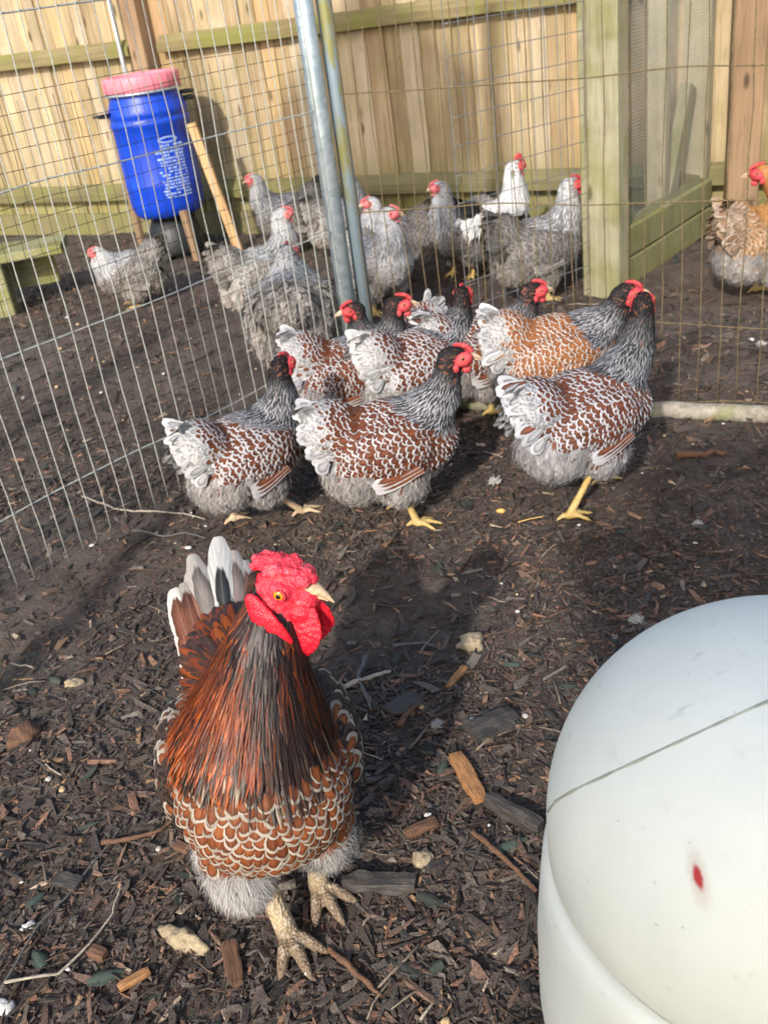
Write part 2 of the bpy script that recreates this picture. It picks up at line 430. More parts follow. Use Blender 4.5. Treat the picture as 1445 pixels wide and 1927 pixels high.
def rail_mesh(L, h, d):
    n = 24; V = []; Fq = []
    for i in range(n + 1):
        x = -L/2 + L*i/n; j = random.uniform(-.003, .003)
        V += [(x, 0, -h/2+j), (x, -d, -h/2+.008+j), (x, -d, h/2-.045+j), (x, -.012, h/2+j), (x, 0, h/2+j)]
    for i in range(n):
        for q in range(5): Fq.append((i*5+q, (i+1)*5+q, (i+1)*5+(q+1) % 5, i*5+(q+1) % 5))
    me = bpy.data.meshes.new('rail'); me.from_pydata(V, [], Fq + [(4, 3, 2, 1, 0), tuple(n*5+q for q in range(5))]); me.update(); return me
for (z, h, mname) in ((.262, .10, 'rail_dark'), (1.082, .095, 'rail'), (1.70, .095, 'rail')):
    for (s0, s1) in ((-4.4, -1.25), (-1.03, 3.9)):
        o = obj('rail', rail_mesh(s1-s0, h, .065), MAT[mname], fr, ((s0+s1)/2, -.018, z))
for s0, s1 in ((-4.4, -1.25), (-1.03, 3.9)):
    o = obj('gravel_board', bevel_box(.14, .026, s1-s0, .003), MAT['rail_dark'], fr, ((s0+s1)/2, -.034, .06)); o.rotation_euler = (0, PI/2, 0)
o = obj('fence_post', bevel_box(.11, .11, 2.0, .006, segs=6, jitter=.002), MAT['brown_post'], fr, (-1.14, -.075, .95))
# steel stake beside the post
pst = FP + FD * -1.29 + FN * .10
o = obj('steel_stake', tube_mesh('steel_stake', [(0, 0, -.1), (0, 0, 1.0), (.01, 0, 1.9)], .014, 8), MAT['galv'], None, (pst[0], pst[1], 0)); tag(o, 'thin grey steel stake standing beside the brown fence post', 'stake')

# unseen coop added to cast the gable shade on the fence; tall stilts invented
def gabled(name, label, x, y, w, d, eave, ridge, rz, low):
    r = empty(name, (x, y, 0), rz, label, 'coop' if 'coop' in name else 'shed')
    V = [(-w/2, -d/2, low), (w/2, -d/2, low), (w/2, d/2, low), (-w/2, d/2, low), (-w/2, -d/2, eave), (w/2, -d/2, eave), (w/2, d/2, eave), (-w/2, d/2, eave), (0, -d/2, ridge), (0, d/2, ridge)]
    me = bpy.data.meshes.new('wall'); me.from_pydata(V, [], [(0, 1, 5, 8, 4), (2, 3, 7, 9, 6), (1, 2, 6, 5), (3, 0, 4, 7), (3, 2, 1, 0)]); obj('wall', me, MAT['brown_post'], r)
    for a in (-1, 1):
        for b in (-1, 1): obj('stilt', bevel_box(.06, .06, low + .05, .004), MAT['brown_post'], r, (a*(w/2-.05), b*(d/2-.05), low/2 - .03))
    for s_ in (1, -1):
        me = bpy.data.meshes.new('roof'); a = .10; q = [(0, -d/2-a, ridge+.01), (s_*(w/2+a), -d/2-a, eave-.05), (s_*(w/2+a), d/2+a, eave-.05), (0, d/2+a, ridge+.01)]
        me.from_pydata(q + [(x_, y_, z_+.03) for x_, y_, z_ in q], [], [(0, 1, 2, 3), (7, 6, 5, 4), (0, 4, 5, 1), (1, 5, 6, 2), (2, 6, 7, 3), (3, 7, 4, 0)]); obj('roof', me, MAT['rail_dark'], r)
    return r
gabled('added_shade_coop', 'unseen gabled coop on tall stilts, added left of the picture to shade the fence', .25 - 5.0*math.sin(SUN_AZ), 5.55 - 5.0*math.cos(SUN_AZ), 1.05, .6, 3.52, 4.02, -SUN_AZ, 3.1)

# unseen sawn-off trunk added behind the viewer to keep the white bin shaded
tr = empty('added_shade_trunk', (.352 - 3.1*math.sin(SUN_AZ), .655 - 3.1*math.cos(SUN_AZ), 0), 0, 'unseen sawn-off trunk added behind the viewer to shade the white bin', 'added_shade_trunk')
tk = np.linspace(0, 1, 16); tp = np.stack([.04*np.sin(tk*5), .03*np.sin(tk*7), -.1 + 2.95*tk], 1)
V, Q, T = tube(tp, .36 - .10*tk, 20); V = V + (.02*vnoise3(V*np.array([9, 9, 2.5])))[:, None]*nrmz(V*np.array([1, 1, 0])); obj('trunk', raw_mesh('trunk', V, [Q, T]), MAT['brown_post'], tr)
for a_ in (2.3, 4.9):
    d_ = np.array([math.cos(a_), math.sin(a_), 1.1]); V, Q, T = tube([np.array([0, 0, 2.0]) + d_*k*.45 + np.array([0, 0, .05*k*k]) for k in np.linspace(0, 1, 8)], np.linspace(.10, .07, 8), 10); obj('limb', raw_mesh('limb', V, [Q, T]), MAT['brown_post'], tr)

# brown square post at the right
o = obj('timber_post', bevel_box(.135, .12, 2.3, .006, segs=8, jitter=.003), MAT['brown_post'], None, (1.80, 4.38, 1.05)); o.rotation_euler = (0, 0, -.25)
tag(o, 'warm brown square timber post standing behind the buff hen', 'post')

# ------------------------------------------------------------------ mesh-sided run: green post, sleepers, uprights, fine mesh
RD = np.array([.659, .752, 0]); RAng = math.atan2(RD[1], RD[0])
PB = np.array([1.035, 3.835, 0])          # centre of the green post
o = obj('corner_post', bevel_box(.10, .16, 2.4, .007, segs=10, jitter=.002), MAT['green_post'], None, (PB[0], PB[1], 1.1)); o.rotation_euler = (0, 0, RAng)
tag(o, 'thick green-stained square corner post in the middle of the wire run', 'post')
run = empty('run_frame', (PB[0], PB[1], 0), RAng, 'low sleeper wall with uprights and fine mesh right of the green post', 'run')
for z, h in ((.062, .125), (.192, .125)):
    o = obj('sleeper', bevel_box(h, .09, .92, .008, segs=4, jitter=.002), MAT['sleeper'], run, (.52, -.02 + .006*random.random(), z)); o.rotation_euler = (0, PI/2, 0)
MAT['pale_post'] = wood('pale_post', (.30, .26, .17), (.52, .46, .33), 'Z', .3, None, .85, True, .3)
o = obj('upright', bevel_box(.05, .085, 2.3, .004), MAT['pale_post'], run, (.62, .05, 1.15))
o = obj('upright', bevel_box(.05, .12, 2.3, .004), MAT['pale_post'], run, (1.00, .03, 1.15))
o = obj('brace', bevel_box(.045, .07, .52, .004), MAT['sleeper'], run, (.16, .03, .36)); o.rotation_euler = (0, -.75, 0)
o = obj('brace', bevel_box(.08, .05, .48, .004), MAT['green_post'], run, (.80, .035, .45)); o.rotation_euler = (0, .45, 0)
mb = MB(); yy = -.045
for x in np.arange(.055, .985, .0127):
    V, Q, T = tube([(x, yy, .255), (x + random.uniform(-.001, .001), yy+.001, 1.0), (x, yy, 1.9)], .00055, 4); mb.add(V, Q)
for z in np.arange(.26, 1.45, .0127):
    V, Q, T = tube([(.055, yy, z), (.5, yy+.001, z), (.985, yy, z)], .00055, 4); mb.add(V, Q)
o = obj('fine_mesh', mb.mesh('fine_mesh'), MAT['wire_pale'], run, kind='stuff')

# ------------------------------------------------------------------ poles
POLE = np.array([-.004, 3.17])
def pole(name, x, y, r, m, lean, label, z1=2.3):
    o = obj(name, tube_mesh(name, [(0, 0, -.15), (lean*.5, 0, .9), (lean, 0, z1)], r, 24), m, None, (x, y, 0)); return tag(o, label, 'pole')
t = NT('pole_galvanised'); tc = t.n('ShaderNodeTexCoord').outputs['Object']
v = t.n('ShaderNodeTexVoronoi', {'Scale': 55.0}); t.set(v.inputs['Vector'], tc); a = t.noise(tc, 14, 4, .6)
cc = t.mix(t.n('ShaderNodeSeparateColor', {0: v.outputs['Color']}).outputs[0], (.34, .42, .46), (.50, .57, .60))
t.p(Base_Color=cc, Roughness=t.ramp(a, [(.3, (.32,)*3), (.7, (.5,)*3)]), Metallic=.6); MAT['pole'] = t.m
t = NT('pole_lichen'); tc = t.n('ShaderNodeTexCoord').outputs['Object']; a = t.noise(t.vscale(tc, (14, 14, 3)), 1, 5, .65)
t.p(Base_Color=t.mix(t.smooth(a, .48, .60), (.20, .26, .30), (.21, .20, .07)), Roughness=.6, Metallic=.25); MAT['pole_lichen'] = t.m
pole('galvanised_pole', -.024, 3.165, .0295, MAT['pole'], .0, 'bright galvanised steel pole carrying the wire mesh')
pole('lichen_pole', .034, 3.208, .0235, MAT['pole_lichen'], .004, 'dull steel pole streaked with yellow lichen beside the bright one')

# ------------------------------------------------------------------ wire fences
def wirefence(name, label, A, B, zs, step, r, rh, m, zt, jit, parts=True, s0=0.0, base=True, cat='wire fence', zlow=0.0):
    A = np.array([*A, 0.]); B = np.array([*B, 0.]); L = np.linalg.norm(B - A); d = (B - A)/L; n = np.array([-d[1], d[0], 0])
    root = empty(name, tuple(A), math.atan2(d[1], d[0]), label, cat)
    mb = MB()
    def put(pts, rad, sides=5):
        if parts: obj('wire', tube_mesh('wire', pts, rad, sides), m, root)
        else:
            V, Q, T = tube(pts, rad, 4); mb.add(V, Q)
    s = s0; wob = lambda s, z: (jit*vnoise3(np.array([s*9., z*7., 2.])), jit*1.5*vnoise3(np.array([s*5., z*5., 7.])))
    while s <= L + 1e-6:
        so = s + random.uniform(-jit, jit)
        zb = float(hgt(A[0]+d[0]*s, A[1]+d[1]*s)) - .01 if base else zlow
        pts = []
        for z in np.linspace(zb, zt, 15 if parts else 12):
            k = wob(so, z); e = random.uniform(-jit, jit)*.5
            pts.append((so + k[0] + e, k[1], z))
        put(pts, r); s += step
    for z in zs:
        pts = []
        for s in np.linspace(0, L, int(L/.05)+2):
            k = wob(s, z); pts.append((s, k[1] + (r + rh)*.9, z + (vnoise3(np.array([s*4., z*31., 3.]))*jit*2.0)))
        put(pts, rh)
    if not parts: obj('wire_mesh', mb.mesh('wire_mesh'), m, root, kind='stuff')
    return root
LA, LB = (-1.36, 1.677), (-.030, 3.142)
wirefence('stock_fence', 'wide-spaced pale zinc wire fence running left from the pole', LA, LB, (.185, .562, .918, 1.277, 1.6), .0505, .0016, .0023, MAT['wire_pale'], 1.75, .0035)
LA2, LB2 = (-1.37, 1.69), (-.042, 3.158)
wirefence('fine_wire_fence', 'dark fine-gauge wire mesh lining the pale zinc fence', LA2, LB2, np.arange(.02, 1.12, .039), .050, .0008, .0008, MAT['wire_dark'], 1.10, .0030, parts=False)
wirefence('rusty_wire_fence', 'rusty brown wide-spaced wire fence running right from the steel pole', (.045, 3.15), (1.75, 2.122), (.03, .265, .61, .945, 1.28, 1.6), .054, .0016, .0021, MAT['wire_rust'], 1.7, .0055)
wirefence('weld_mesh_panel', 'grey welded mesh panel leaning beside the green post', (.412, 3.452), (.955, 3.777), np.arange(.05, 1.7, .0945), .062, .0016, .0016, MAT['wire_panel'], 1.72, .0012, base=False, zlow=.02)

# bottom timber of the rusty fence, half buried
tl = np.array([1.75, 2.16, 0]) - np.array([.30, 2.86, 0]); 
nlog = 40; pts = [(x, .006*math.sin(x*7), .003*math.sin(x*11)) for x in np.linspace(0, np.linalg.norm(tl), nlog)]
V, Q, T = tube(pts, .027, 14); V = V + (.0035*vnoise3(V*35))[:, None]*nrmz(V - np.array([0, 0, 0]) * 1.0 - np.stack([V[:, 0], 0*V[:, 0], 0*V[:, 0]], -1))
o = obj('ground_rail', raw_mesh('ground_rail', V, [Q, T]), None, None, (.30, 2.86, .022)); o.rotation_euler = (0, 0, math.atan2(tl[1], tl[0]))
t = NT('lichen_rail'); tc = t.n('ShaderNodeTexCoord').outputs['Object']; a = t.noise(tc, 30, 5, .7); b = t.noise(tc, 7, 3)
t.p(Base_Color=t.mix(t.smooth(b, .45, .6, 0, .6), t.ramp(a, [(.3, (.13, .11, .085)), (.55, (.30, .27, .22)), (.75, (.44, .42, .36))]), (.17, .19, .06)), Roughness=.95); t.bump(a, .9, .006)
o.data.materials.append(t.m); tag(o, 'pale lichen-covered round pole lying under the rusty wire fence', 'rail')

# ------------------------------------------------------------------ blue barrel feeder
BX, BY = -.968, 5.72
bar = empty('barrel_feeder', (BX, BY, 0), .25, 'blue plastic drum feeder with pink lid standing on wooden legs', 'feeder')
def blue():
    t = NT('blue_plastic'); tc = t.n('ShaderNodeTexCoord').outputs['Object']; a = t.noise(tc, 9, 4, .6); b = t.noise(tc, 60, 4, .6)
    col = t.mix(t.smooth(a, .45, .7, 0, .5), (.002, .042, .46), (.008, .075, .58)); col = t.mix(t.smooth(b, .6, .8, 0, .2), col, (.14, .18, .50))
    t.p(Base_Color=col, Roughness=.42); return t.m
MAT['blue'] = blue()
prof = [(.05, .245), (.13, .232), (.172, .238), (.196, .262), (.207, .31), (.209, .40), (.2115, .41), (.2115, .425), (.209, .435), (.210, .60), (.211, .715), (.217, .722), (.217, .742), (.2115, .75), (.2115, .765), (.2165, .772), (.2165, .792), (.207, .815), (.196, .845), (.188, .862), (.188, .93), (.17, .94), (.0, .94)]
V, Q = lathe(prof, 56); obj('drum', raw_mesh('drum', V, Q), MAT['blue'], bar)
MAT['pink'] = plain('pink_plastic_lid', (.70, .20, .25), .5, 0, .2, 12)
lp = [(.19, .892), (.203, .892), (.207, .90), (.207, .955), (.202, .966), (.19, .970), (.178, .968), (.172, .958), (.165, .954), (.0, .952)]
V, Q = lathe(lp, 56); th = np.arctan2(V[:, 1], V[:, 0]); rr = np.hypot(V[:, 0], V[:, 1]); k = 1 + .006*(np.sin(th*40) > 0)*((rr > .204)); V[:, 0] *= k; V[:, 1] *= k
lid = obj('lid', raw_mesh('lid', V, Q), MAT['pink'], bar)
V, Q, T = tube([(.207*math.cos(a), .207*math.sin(a), .885) for a in np.linspace(0, 2*PI, 40)], .0065, 6); obj('clamp_ring', raw_mesh('clamp_ring', V, [Q, T]), MAT['galv'], bar)
for sgn, z in ((1, .85), (-1, .79)):
    hb = MB()
    for dz in (0, .032) if sgn > 0 else (0,):
        V, Q, T = tube([(sgn*.195, -.035, z-dz), (sgn*.245, -.04, z-dz), (sgn*.262, -.01, z-dz), (sgn*.245, .03, z-dz), (sgn*.195, .03, z-dz)], .011, 6); hb.add(V, Q); 
    obj('handle', hb.mesh('handle'), MAT['black'], bar)
obj('stick_perch', tube_mesh('stick_perch', [(-.19, -.06, .80), (-.30, -.09, .80)], .008, 6), MAT['black'], bar)
V, Q = lathe([(0, .02), (.165, .02), (.175, .05), (.15, .14), (.11, .235), (0, .24)], 32); obj('hopper', raw_mesh('hopper', V, Q), MAT['black'], bar)
def strut(name, p0, p1, w, d, m, parent):
    p0, p1 = Vector(p0), Vector(p1); L = (p1-p0).length
    o = obj(name, bevel_box(w, d, L, .003), m, parent, (p0+p1)/2); o.rotation_euler = (p1-p0).to_track_quat('Z', 'X').to_euler(); return o
R_ = Matrix.Rotation(-.25, 3, 'Z')
def bl(x, y, z): return tuple(R_ @ Vector((x - BX, y - BY, z)))
strut('leg', bl(-.735, 5.62, .70), bl(-.605, 5.58, -.02), .052, .03, MAT['new_wood'], bar)
strut('leg', bl(-1.175, 5.78, .72), bl(-1.19, 5.80, -.02), .06, .025, MAT['brown_post'], bar)
strut('leg', bl(-.86, 5.48, .28), bl(-.835, 5.46, -.02), .04, .03, MAT['brown_post'], bar)
# printed panel on the drum (white lettering and blocks)
prt = MB()
def on_drum(a, z, r=.2118): return (r*math.cos(a), r*math.sin(a), z)
def patch(a0, a1, z0, z1, r=.2124):
    n = 5; V = [on_drum(a, z, r) for z in (z0, z1) for a in np.linspace(a0, a1, n)]
    prt.add(V, [(i, i+1, n+i+1, n+i) for i in range(n-1)])
AC = -1.12 - .25 + .05
for i, a in enumerate(np.linspace(0, 2*PI, 20, endpoint=False)):     # oval emblem
    a2 = a + 2*PI/20
    q = [on_drum(AC + ra*math.cos(x)/.2118, .645 + rb*math.sin(x), .2124) for x, ra, rb in ((a, .056, .016), (a2, .056, .016), (a2, .044, .010), (a, .044, .010))]
    prt.add(q, [(0, 1, 2, 3)])
rw = random.Random(5)
for row in range(17):
    z = .612 - row*.0165; x = -.07 + (.02 if row < 2 else 0) + rw.uniform(-.012, .004)
    while x < .072:
        w = rw.choice((.008, .013, .02, .027)) 
        if rw.random() > .12: patch(AC + x/.2118, AC + min(x+w, .08)/.2118, z, z + (.0095 if row < 5 else .0075))
        x += w + .0055
MAT['print'] = plain('white_print', (.34, .46, .74), .6, 0, .35, 90)
obj('print', prt.mesh('print', False), MAT['print'], bar)

# low plank step at the left edge
st = empty('plank_step', (-1.72, 4.98, 0), .12, 'low mossy plank step at the left edge of the yard', 'step')
for i in range(2): 
    o = obj('plank', bevel_box(.15, .045, .86, .006, segs=4, jitter=.003), MAT['sleeper'], st, (-.12, -.08 + i*.158, .285)); o.rotation_euler = (PI/2, 0, PI/2)
for x in (-.46, -.04): 
    obj('leg', bevel_box(.10, .12, .30, .006), MAT['sleeper'], st, (x, -.10, .11))
obj('riser', bevel_box(.70, .03, .16, .003), MAT['sleeper'], st, (-.12, .06, .17))

# ------------------------------------------------------------------ white plastic bin, lower right
WB = empty('white_bin', (.352, .655, 0), 0, 'large white domed plastic bin in the near right corner', 'bin')
def white_plastic(spot=None):
    t = NT('white_plastic'); tc = t.n('ShaderNodeTexCoord').outputs['Object']
    a = t.noise(tc, 9, 4, .6); b = t.noise(tc, 32, 4, .65); c = t.noise(tc, 3.5, 3, .5)
    col = t.ramp(a, [(.3, (.75, .77, .67)), (.7, (.83, .85, .75))])
    col = t.mix(t.smooth(b, .60, .74, 0, .35), col, (.58, .62, .50)); col = t.mix(t.smooth(c, .5, .7, 0, .25), col, (.66, .74, .72))
    v = t.n('ShaderNodeTexVoronoi', {'Scale': 22.0}); t.set(v.inputs['Vector'], tc)
    col = t.mix(t.smooth(v.outputs['Distance'], .02, .06, .45, 0), col, (.30, .31, .25))
    sc_ = t.noise(t.vscale(tc, (6, 60, 60)), 1.0, 4, .7); col = t.mix(t.smooth(sc_, .62, .72, 0, .30), col, (.36, .38, .33))
    g_ = t.noise(tc, 140, 2, .5); col = t.mix(t.smooth(g_, .73, .78, 0, .5), col, (.16, .13, .10))
    if spot is not None:
        wv = t.n('ShaderNodeVectorMath', {0: t.noise(tc, 90, 3), 1: (.006, .006, .006)}, operation='MULTIPLY').outputs[0]
        dv = t.n('ShaderNodeVectorMath', {0: tc, 1: tuple(spot)}, operation='SUBTRACT').outputs[0]
        dv = t.n('ShaderNodeVectorMath', {0: dv, 1: wv}, operation='ADD').outputs[0]
        def al(ax): return t.n('ShaderNodeVectorMath', {0: dv, 1: ax}, operation='DOT_PRODUCT').outputs['Value']
        ua, ub = al(spot_u), al(spot_v)
        rr_ = t.math('SQRT', t.math('ADD', t.math('POWER', t.math('DIVIDE', ua, .0040), 2.0), t.math('POWER', t.math('DIVIDE', ub, .0095), 2.0)))
        col = t.mix(t.smooth(rr_, .9, 3.0, .35, 0), col, (.46, .30, .20)); col = t.mix(t.smooth(rr_, .55, 1.25, .97, 0), col, (.42, .006, .012))
    t.p(Base_Color=col, Roughness=t.ramp(b, [(.3, (.55,)*3), (.7, (.72,)*3)])); t.bump(a, .12, .01); return t.m
CZ, RB = .49, .236
# red smear and mould seam on the white bin
def dome(px, py):
    """point on the lid surface under a picture position"""
    d = _F + _R*((px-PW/2)/F_PX) + _U*(-(py-PH/2)/F_PX); p = CAM.copy(); c = np.array([.352, .655, 0])
    for s_ in np.arange(.5, 1.5, .0004):
        q = CAM + d*s_; r = math.hypot(q[0]-c[0], q[1]-c[1])
        if r < RB:
            a = math.acos(min(1, (r/RB)**(1/.92))); zt = CZ - .03 + .215*math.sin(a)
            if q[2] <= zt: return q - c
    return None
spot = dome(1316, 1640)
spot_v = dome(1308, 1668) - dome(1324, 1612); spot_v = tuple(spot_v/np.linalg.norm(spot_v)); spot_u = dome(1340, 1640) - dome(1292, 1640); spot_u = tuple(spot_u/np.linalg.norm(spot_u))
MAT['white'] = white_plastic(); MAT['white_spot'] = white_plastic(spot)
up = [(RB, CZ-.06)] + [(RB*math.cos(a)**.92, CZ - .03 + .215*math.sin(a)) for a in np.linspace(.0, PI/2 - .02, 30)] + [(0.0, CZ+.185)]
up = [(RB*.965, CZ-.075), (RB*.985, CZ-.066)] + up
V, Q = lathe(up, 96); obj('lid', raw_mesh('lid', V, Q), MAT['white_spot'], WB)
V, Q = lathe([(.23, -.02), (.24, .02), (RB*1.08, .20), (RB*1.07, .30), (RB*1.045, CZ-.12), (RB*1.03, CZ-.088), (RB*.99, CZ-.075), (RB*.93, CZ-.08), (.05, CZ-.10)], 96); obj('tub', raw_mesh('tub', V, Q), MAT['white'], WB)

# ------------------------------------------------------------------ plumage machinery
def smooth_blob(balls, voxel, it=6):
    """balls: list of (center, radii, rot or None) -> one continuous remeshed surface (verts, tris, vertex normals)"""
    mb = MB()
    for c, r, rot in balls:
        V, Q = ellip(c, r, rot, 16, 10); mb.add(V, Q)
    me = mb.mesh('tmp'); o = bpy.data.objects.new('tmp', me); COL.objects.link(o)
    m = o.modifiers.new('r', 'REMESH'); m.mode = 'VOXEL'; m.voxel_size = voxel
    s = o.modifiers.new('s', 'SMOOTH'); s.iterations = it; s.factor = .5
    dg = bpy.context.evaluated_depsgraph_get(); ev = o.evaluated_get(dg); m2 = ev.to_mesh(); m2.calc_loop_triangles()
    n = len(m2.vertices); P = np.empty(n*3, np.float32); m2.vertices.foreach_get('co', P); N = np.empty(n*3, np.float32); m2.vertices.foreach_get('normal', N)
    T = np.empty(len(m2.loop_triangles)*3, np.int32); m2.loop_triangles.foreach_get('vertices', T)
    ev.to_mesh_clear(); bpy.data.objects.remove(o); bpy.data.meshes.remove(me)
    return P.reshape(-1, 3).astype(float), T.reshape(-1, 3), N.reshape(-1, 3).astype(float)

def chain(pts, rads, n=7):
    out = []
    for (a, b, ra, rb) in zip(pts[:-1], pts[1:], rads[:-1], rads[1:]):
        for k in np.linspace(0, 1, n, endpoint=False):
            p = np.asarray(a)*(1-k) + np.asarray(b)*k; r = ra*(1-k) + rb*k; out.append((p, (r, r, r), None))
    out.append((np.asarray(pts[-1]), (rads[-1],)*3, None)); return out

def sample(P, T, N, n):
    A = P[T[:, 0]]; B = P[T[:, 1]]; C = P[T[:, 2]]
    ar = np.linalg.norm(np.cross(B-A, C-A), axis=1); k = rng.choice(len(T), n, p=ar/ar.sum())
    u = rng.random((n, 2)); fl = u.sum(1) > 1; u[fl] = 1 - u[fl]; w = np.stack([1-u.sum(1), u[:, 0], u[:, 1]], 1)
    tt = T[k]; pp = (P[tt]*w[:, :, None]).sum(1); nn = nrmz((N[tt]*w[:, :, None]).sum(1)); return pp, nn

def thin(p, rad):
    """greedy Poisson thinning with a radius per point"""
    keep = []; cs = float(rad.max()); grid = {}
    key = np.floor(p/cs).astype(int)
    for i in range(len(p)):
        kx, ky, kz = key[i]; ok = True; r = rad[i]; x, y, z = p[i]
        for a in (kx-1, kx, kx+1):
            for b in (ky-1, ky, ky+1):
                for c in (kz-1, kz, kz+1):
                    for (qx, qy, qz, qr) in grid.get((a, b, c), ()):
                        rr = min(r, qr)
                        if (x-qx)**2 + (y-qy)**2 + (z-qz)**2 < rr*rr: ok = False; break
                    if not ok: break
                if not ok: break
            if not ok: break
        if ok:
            keep.append(i); grid.setdefault((kx, ky, kz), []).append((x, y, z, r))
    return np.array(keep, int)

class Plume:
    """collects feathers, builds one mesh"""
    def __init__(s): s.V = []; s.Q = []; s.uv = []; s.b = []; s.e = []; s.n = 0
    def add(s, p, n, t, L, W, base, edge, lw, lift=.12, curl=.10, camber=.18, shape='round', rows=5, cols=3, back=.25, jit=.12):
        m = len(p)
        if m == 0: return
        L = np.broadcast_to(np.asarray(L, float), (m,)); W = np.broadcast_to(np.asarray(W, float), (m,))
        lift = np.broadcast_to(np.asarray(lift, float), (m,)); lw = np.broadcast_to(np.asarray(lw, float), (m,))
        base = np.broadcast_to(np.asarray(base, float), (m, 3)); edge = np.broadcast_to(np.asarray(edge, float), (m, 3))
        t = nrmz(t - (t*n).sum(-1, keepdims=True)*n)
        sd = np.cross(n, t)
        ja = rng.normal(0, jit, m)[:, None]; t2 = nrmz(t*np.cos(ja) + sd*np.sin(ja))
        jr = rng.normal(0, jit*.8, m)[:, None]; n2 = nrmz(n*np.cos(jr) + np.cross(n, t2)*np.sin(jr)); sd = nrmz(np.cross(n2, t2)); n2 = np.cross(t2, sd)
        vs = 1 - (1 - np.linspace(0, 1, rows+1))**1.45
        if shape == 'round':
            w = np.where(vs < .62, .45 + .55*sstep(0, .55, vs), np.sqrt(np.clip(1-((vs-.62)/.40)**2, .05, 1)))
        elif shape == 'broad':
            w = np.where(vs < .75, .40 + .60*sstep(0, .6, vs), np.sqrt(np.clip(1-((vs-.75)/.262)**2, .10, 1)))
        elif shape == 'point':
            w = np.where(vs < .35, .6 + .4*sstep(0, .35, vs), np.clip(1-((vs-.35)/.66)**1.6, .06, 1))
        else:
            w = np.clip(1 - vs**2, .12, 1)
        us = np.linspace(-1, 1, cols)
        root = p - t2*(L*back)[:, None]
        U, Vv = np.meshgrid(us, vs); U = U.ravel(); rag = 1 + rng.uniform(-.08, .08, (m, cols*(rows+1)))*(Vv.ravel() > .3); Vv = Vv.ravel(); Wt = np.repeat(w, cols)
        h = (lift*L)[:, None]*Vv - (curl*L)[:, None]*Vv**2 - (camber*W*.5)[:, None]*(U**2)*Wt - .002
        pos = root[:, None] + t2[:, None]*(L[:, None]*Vv)[..., None] + sd[:, None]*((W*.5)[:, None]*U*Wt*rag)[..., None] + n2[:, None]*h[..., None]
        k = cols*(rows+1)
        q = np.array([(i*cols+j, i*cols+j+1, (i+1)*cols+j+1, (i+1)*cols+j) for i in range(rows) for j in range(cols-1)])
        s.V.append(pos.reshape(-1, 3)); s.Q.append((q[None] + (np.arange(m)*k)[:, None, None] + s.n).reshape(-1, 4)); s.n += m*k
        rn = rng.random(m)
        uv = np.stack([np.broadcast_to(U, (m, k)), np.broadcast_to(Vv, (m, k)), np.repeat(rn[:, None], k, 1)], -1); s.uv.append(uv.reshape(-1, 3))
        s.b.append(np.repeat(np.concatenate([base, np.ones((m, 1))], 1), k, 0)); s.e.append(np.repeat(np.concatenate([edge, lw[:, None]], 1), k, 0))
    def build(s, name, m, parent, kind=None):
        if not s.V: return None
        me = raw_mesh(name, np.concatenate(s.V), np.concatenate(s.Q), True, {'fuv': ('FLOAT_VECTOR', np.concatenate(s.uv)), 'base': ('FLOAT_COLOR', np.concatenate(s.b)), 'edge': ('FLOAT_COLOR', np.concatenate(s.e))})
        return obj(name, me, m, parent, kind=kind)

def lerp(a, b, k):
    k = np.asarray(k)[..., None]; return np.asarray(a)*(1-k) + np.asarray(b)*k

def leg_mesh(hock, foot, yaw, r, toe=1.0, lift=0.0, vox=.0035):
    hock = np.array(hock, float); foot = np.array(foot, float)
    fz = foot[2]
    balls = chain([hock + np.array([0, 0, .02]), hock*.45 + foot*.55 + np.array([0, 0, .012]), foot + np.array([0, 0, .014])], [r*1.15, r*.95, r*1.15], 8)
    for ang, L in ((0, .062), (.62, .052), (-.62, .052), (PI - .25, .03)):
        a = yaw + ang; d = np.array([math.cos(a), math.sin(a), 0])
        L = L*toe; b = foot + np.array([0, 0, .010])
        pts = [b, b + d*L*.45 + np.array([0, 0, .006]), b + d*L*.85 + np.array([0, 0, -.003]), b + d*L*1.12 + np.array([0, 0, -.008])]
        balls += chain(pts, [r*.85, r*.68, r*.55, r*.22], 6)
    P, T, N = smooth_blob(balls, vox, 2)
    return raw_mesh('leg', P, T, True)

def beak_mesh(L, r, down=.35):
    """upper and lower mandible in head frame, base at origin, pointing +x"""
    mb = MB(); k = np.linspace(0, 1, 8)
    pts = np.stack([L*k, 0*k, -down*L*k**2.2], 1); V, Q, T = tube(pts, np.maximum(r*(1-k**1.5), r*.06), 10)
    V[:, 2] = np.where(V[:, 2] < pts[0, 2] - r*.25 - down*L*(np.clip(V[:, 0]/L, 0, 1))**2.2, V[:, 2]*.5, V[:, 2]); mb.add(V, Q)
    pts = np.stack([L*.80*k, 0*k, -r*.55 - .18*L*k**2], 1); V, Q, T = tube(pts, np.maximum(r*.6*(1-k**1.6), r*.05), 8); mb.add(V, Q)
    return mb

def xf(V, rot, c): return np.asarray(V) @ rot.T + np.asarray(c)

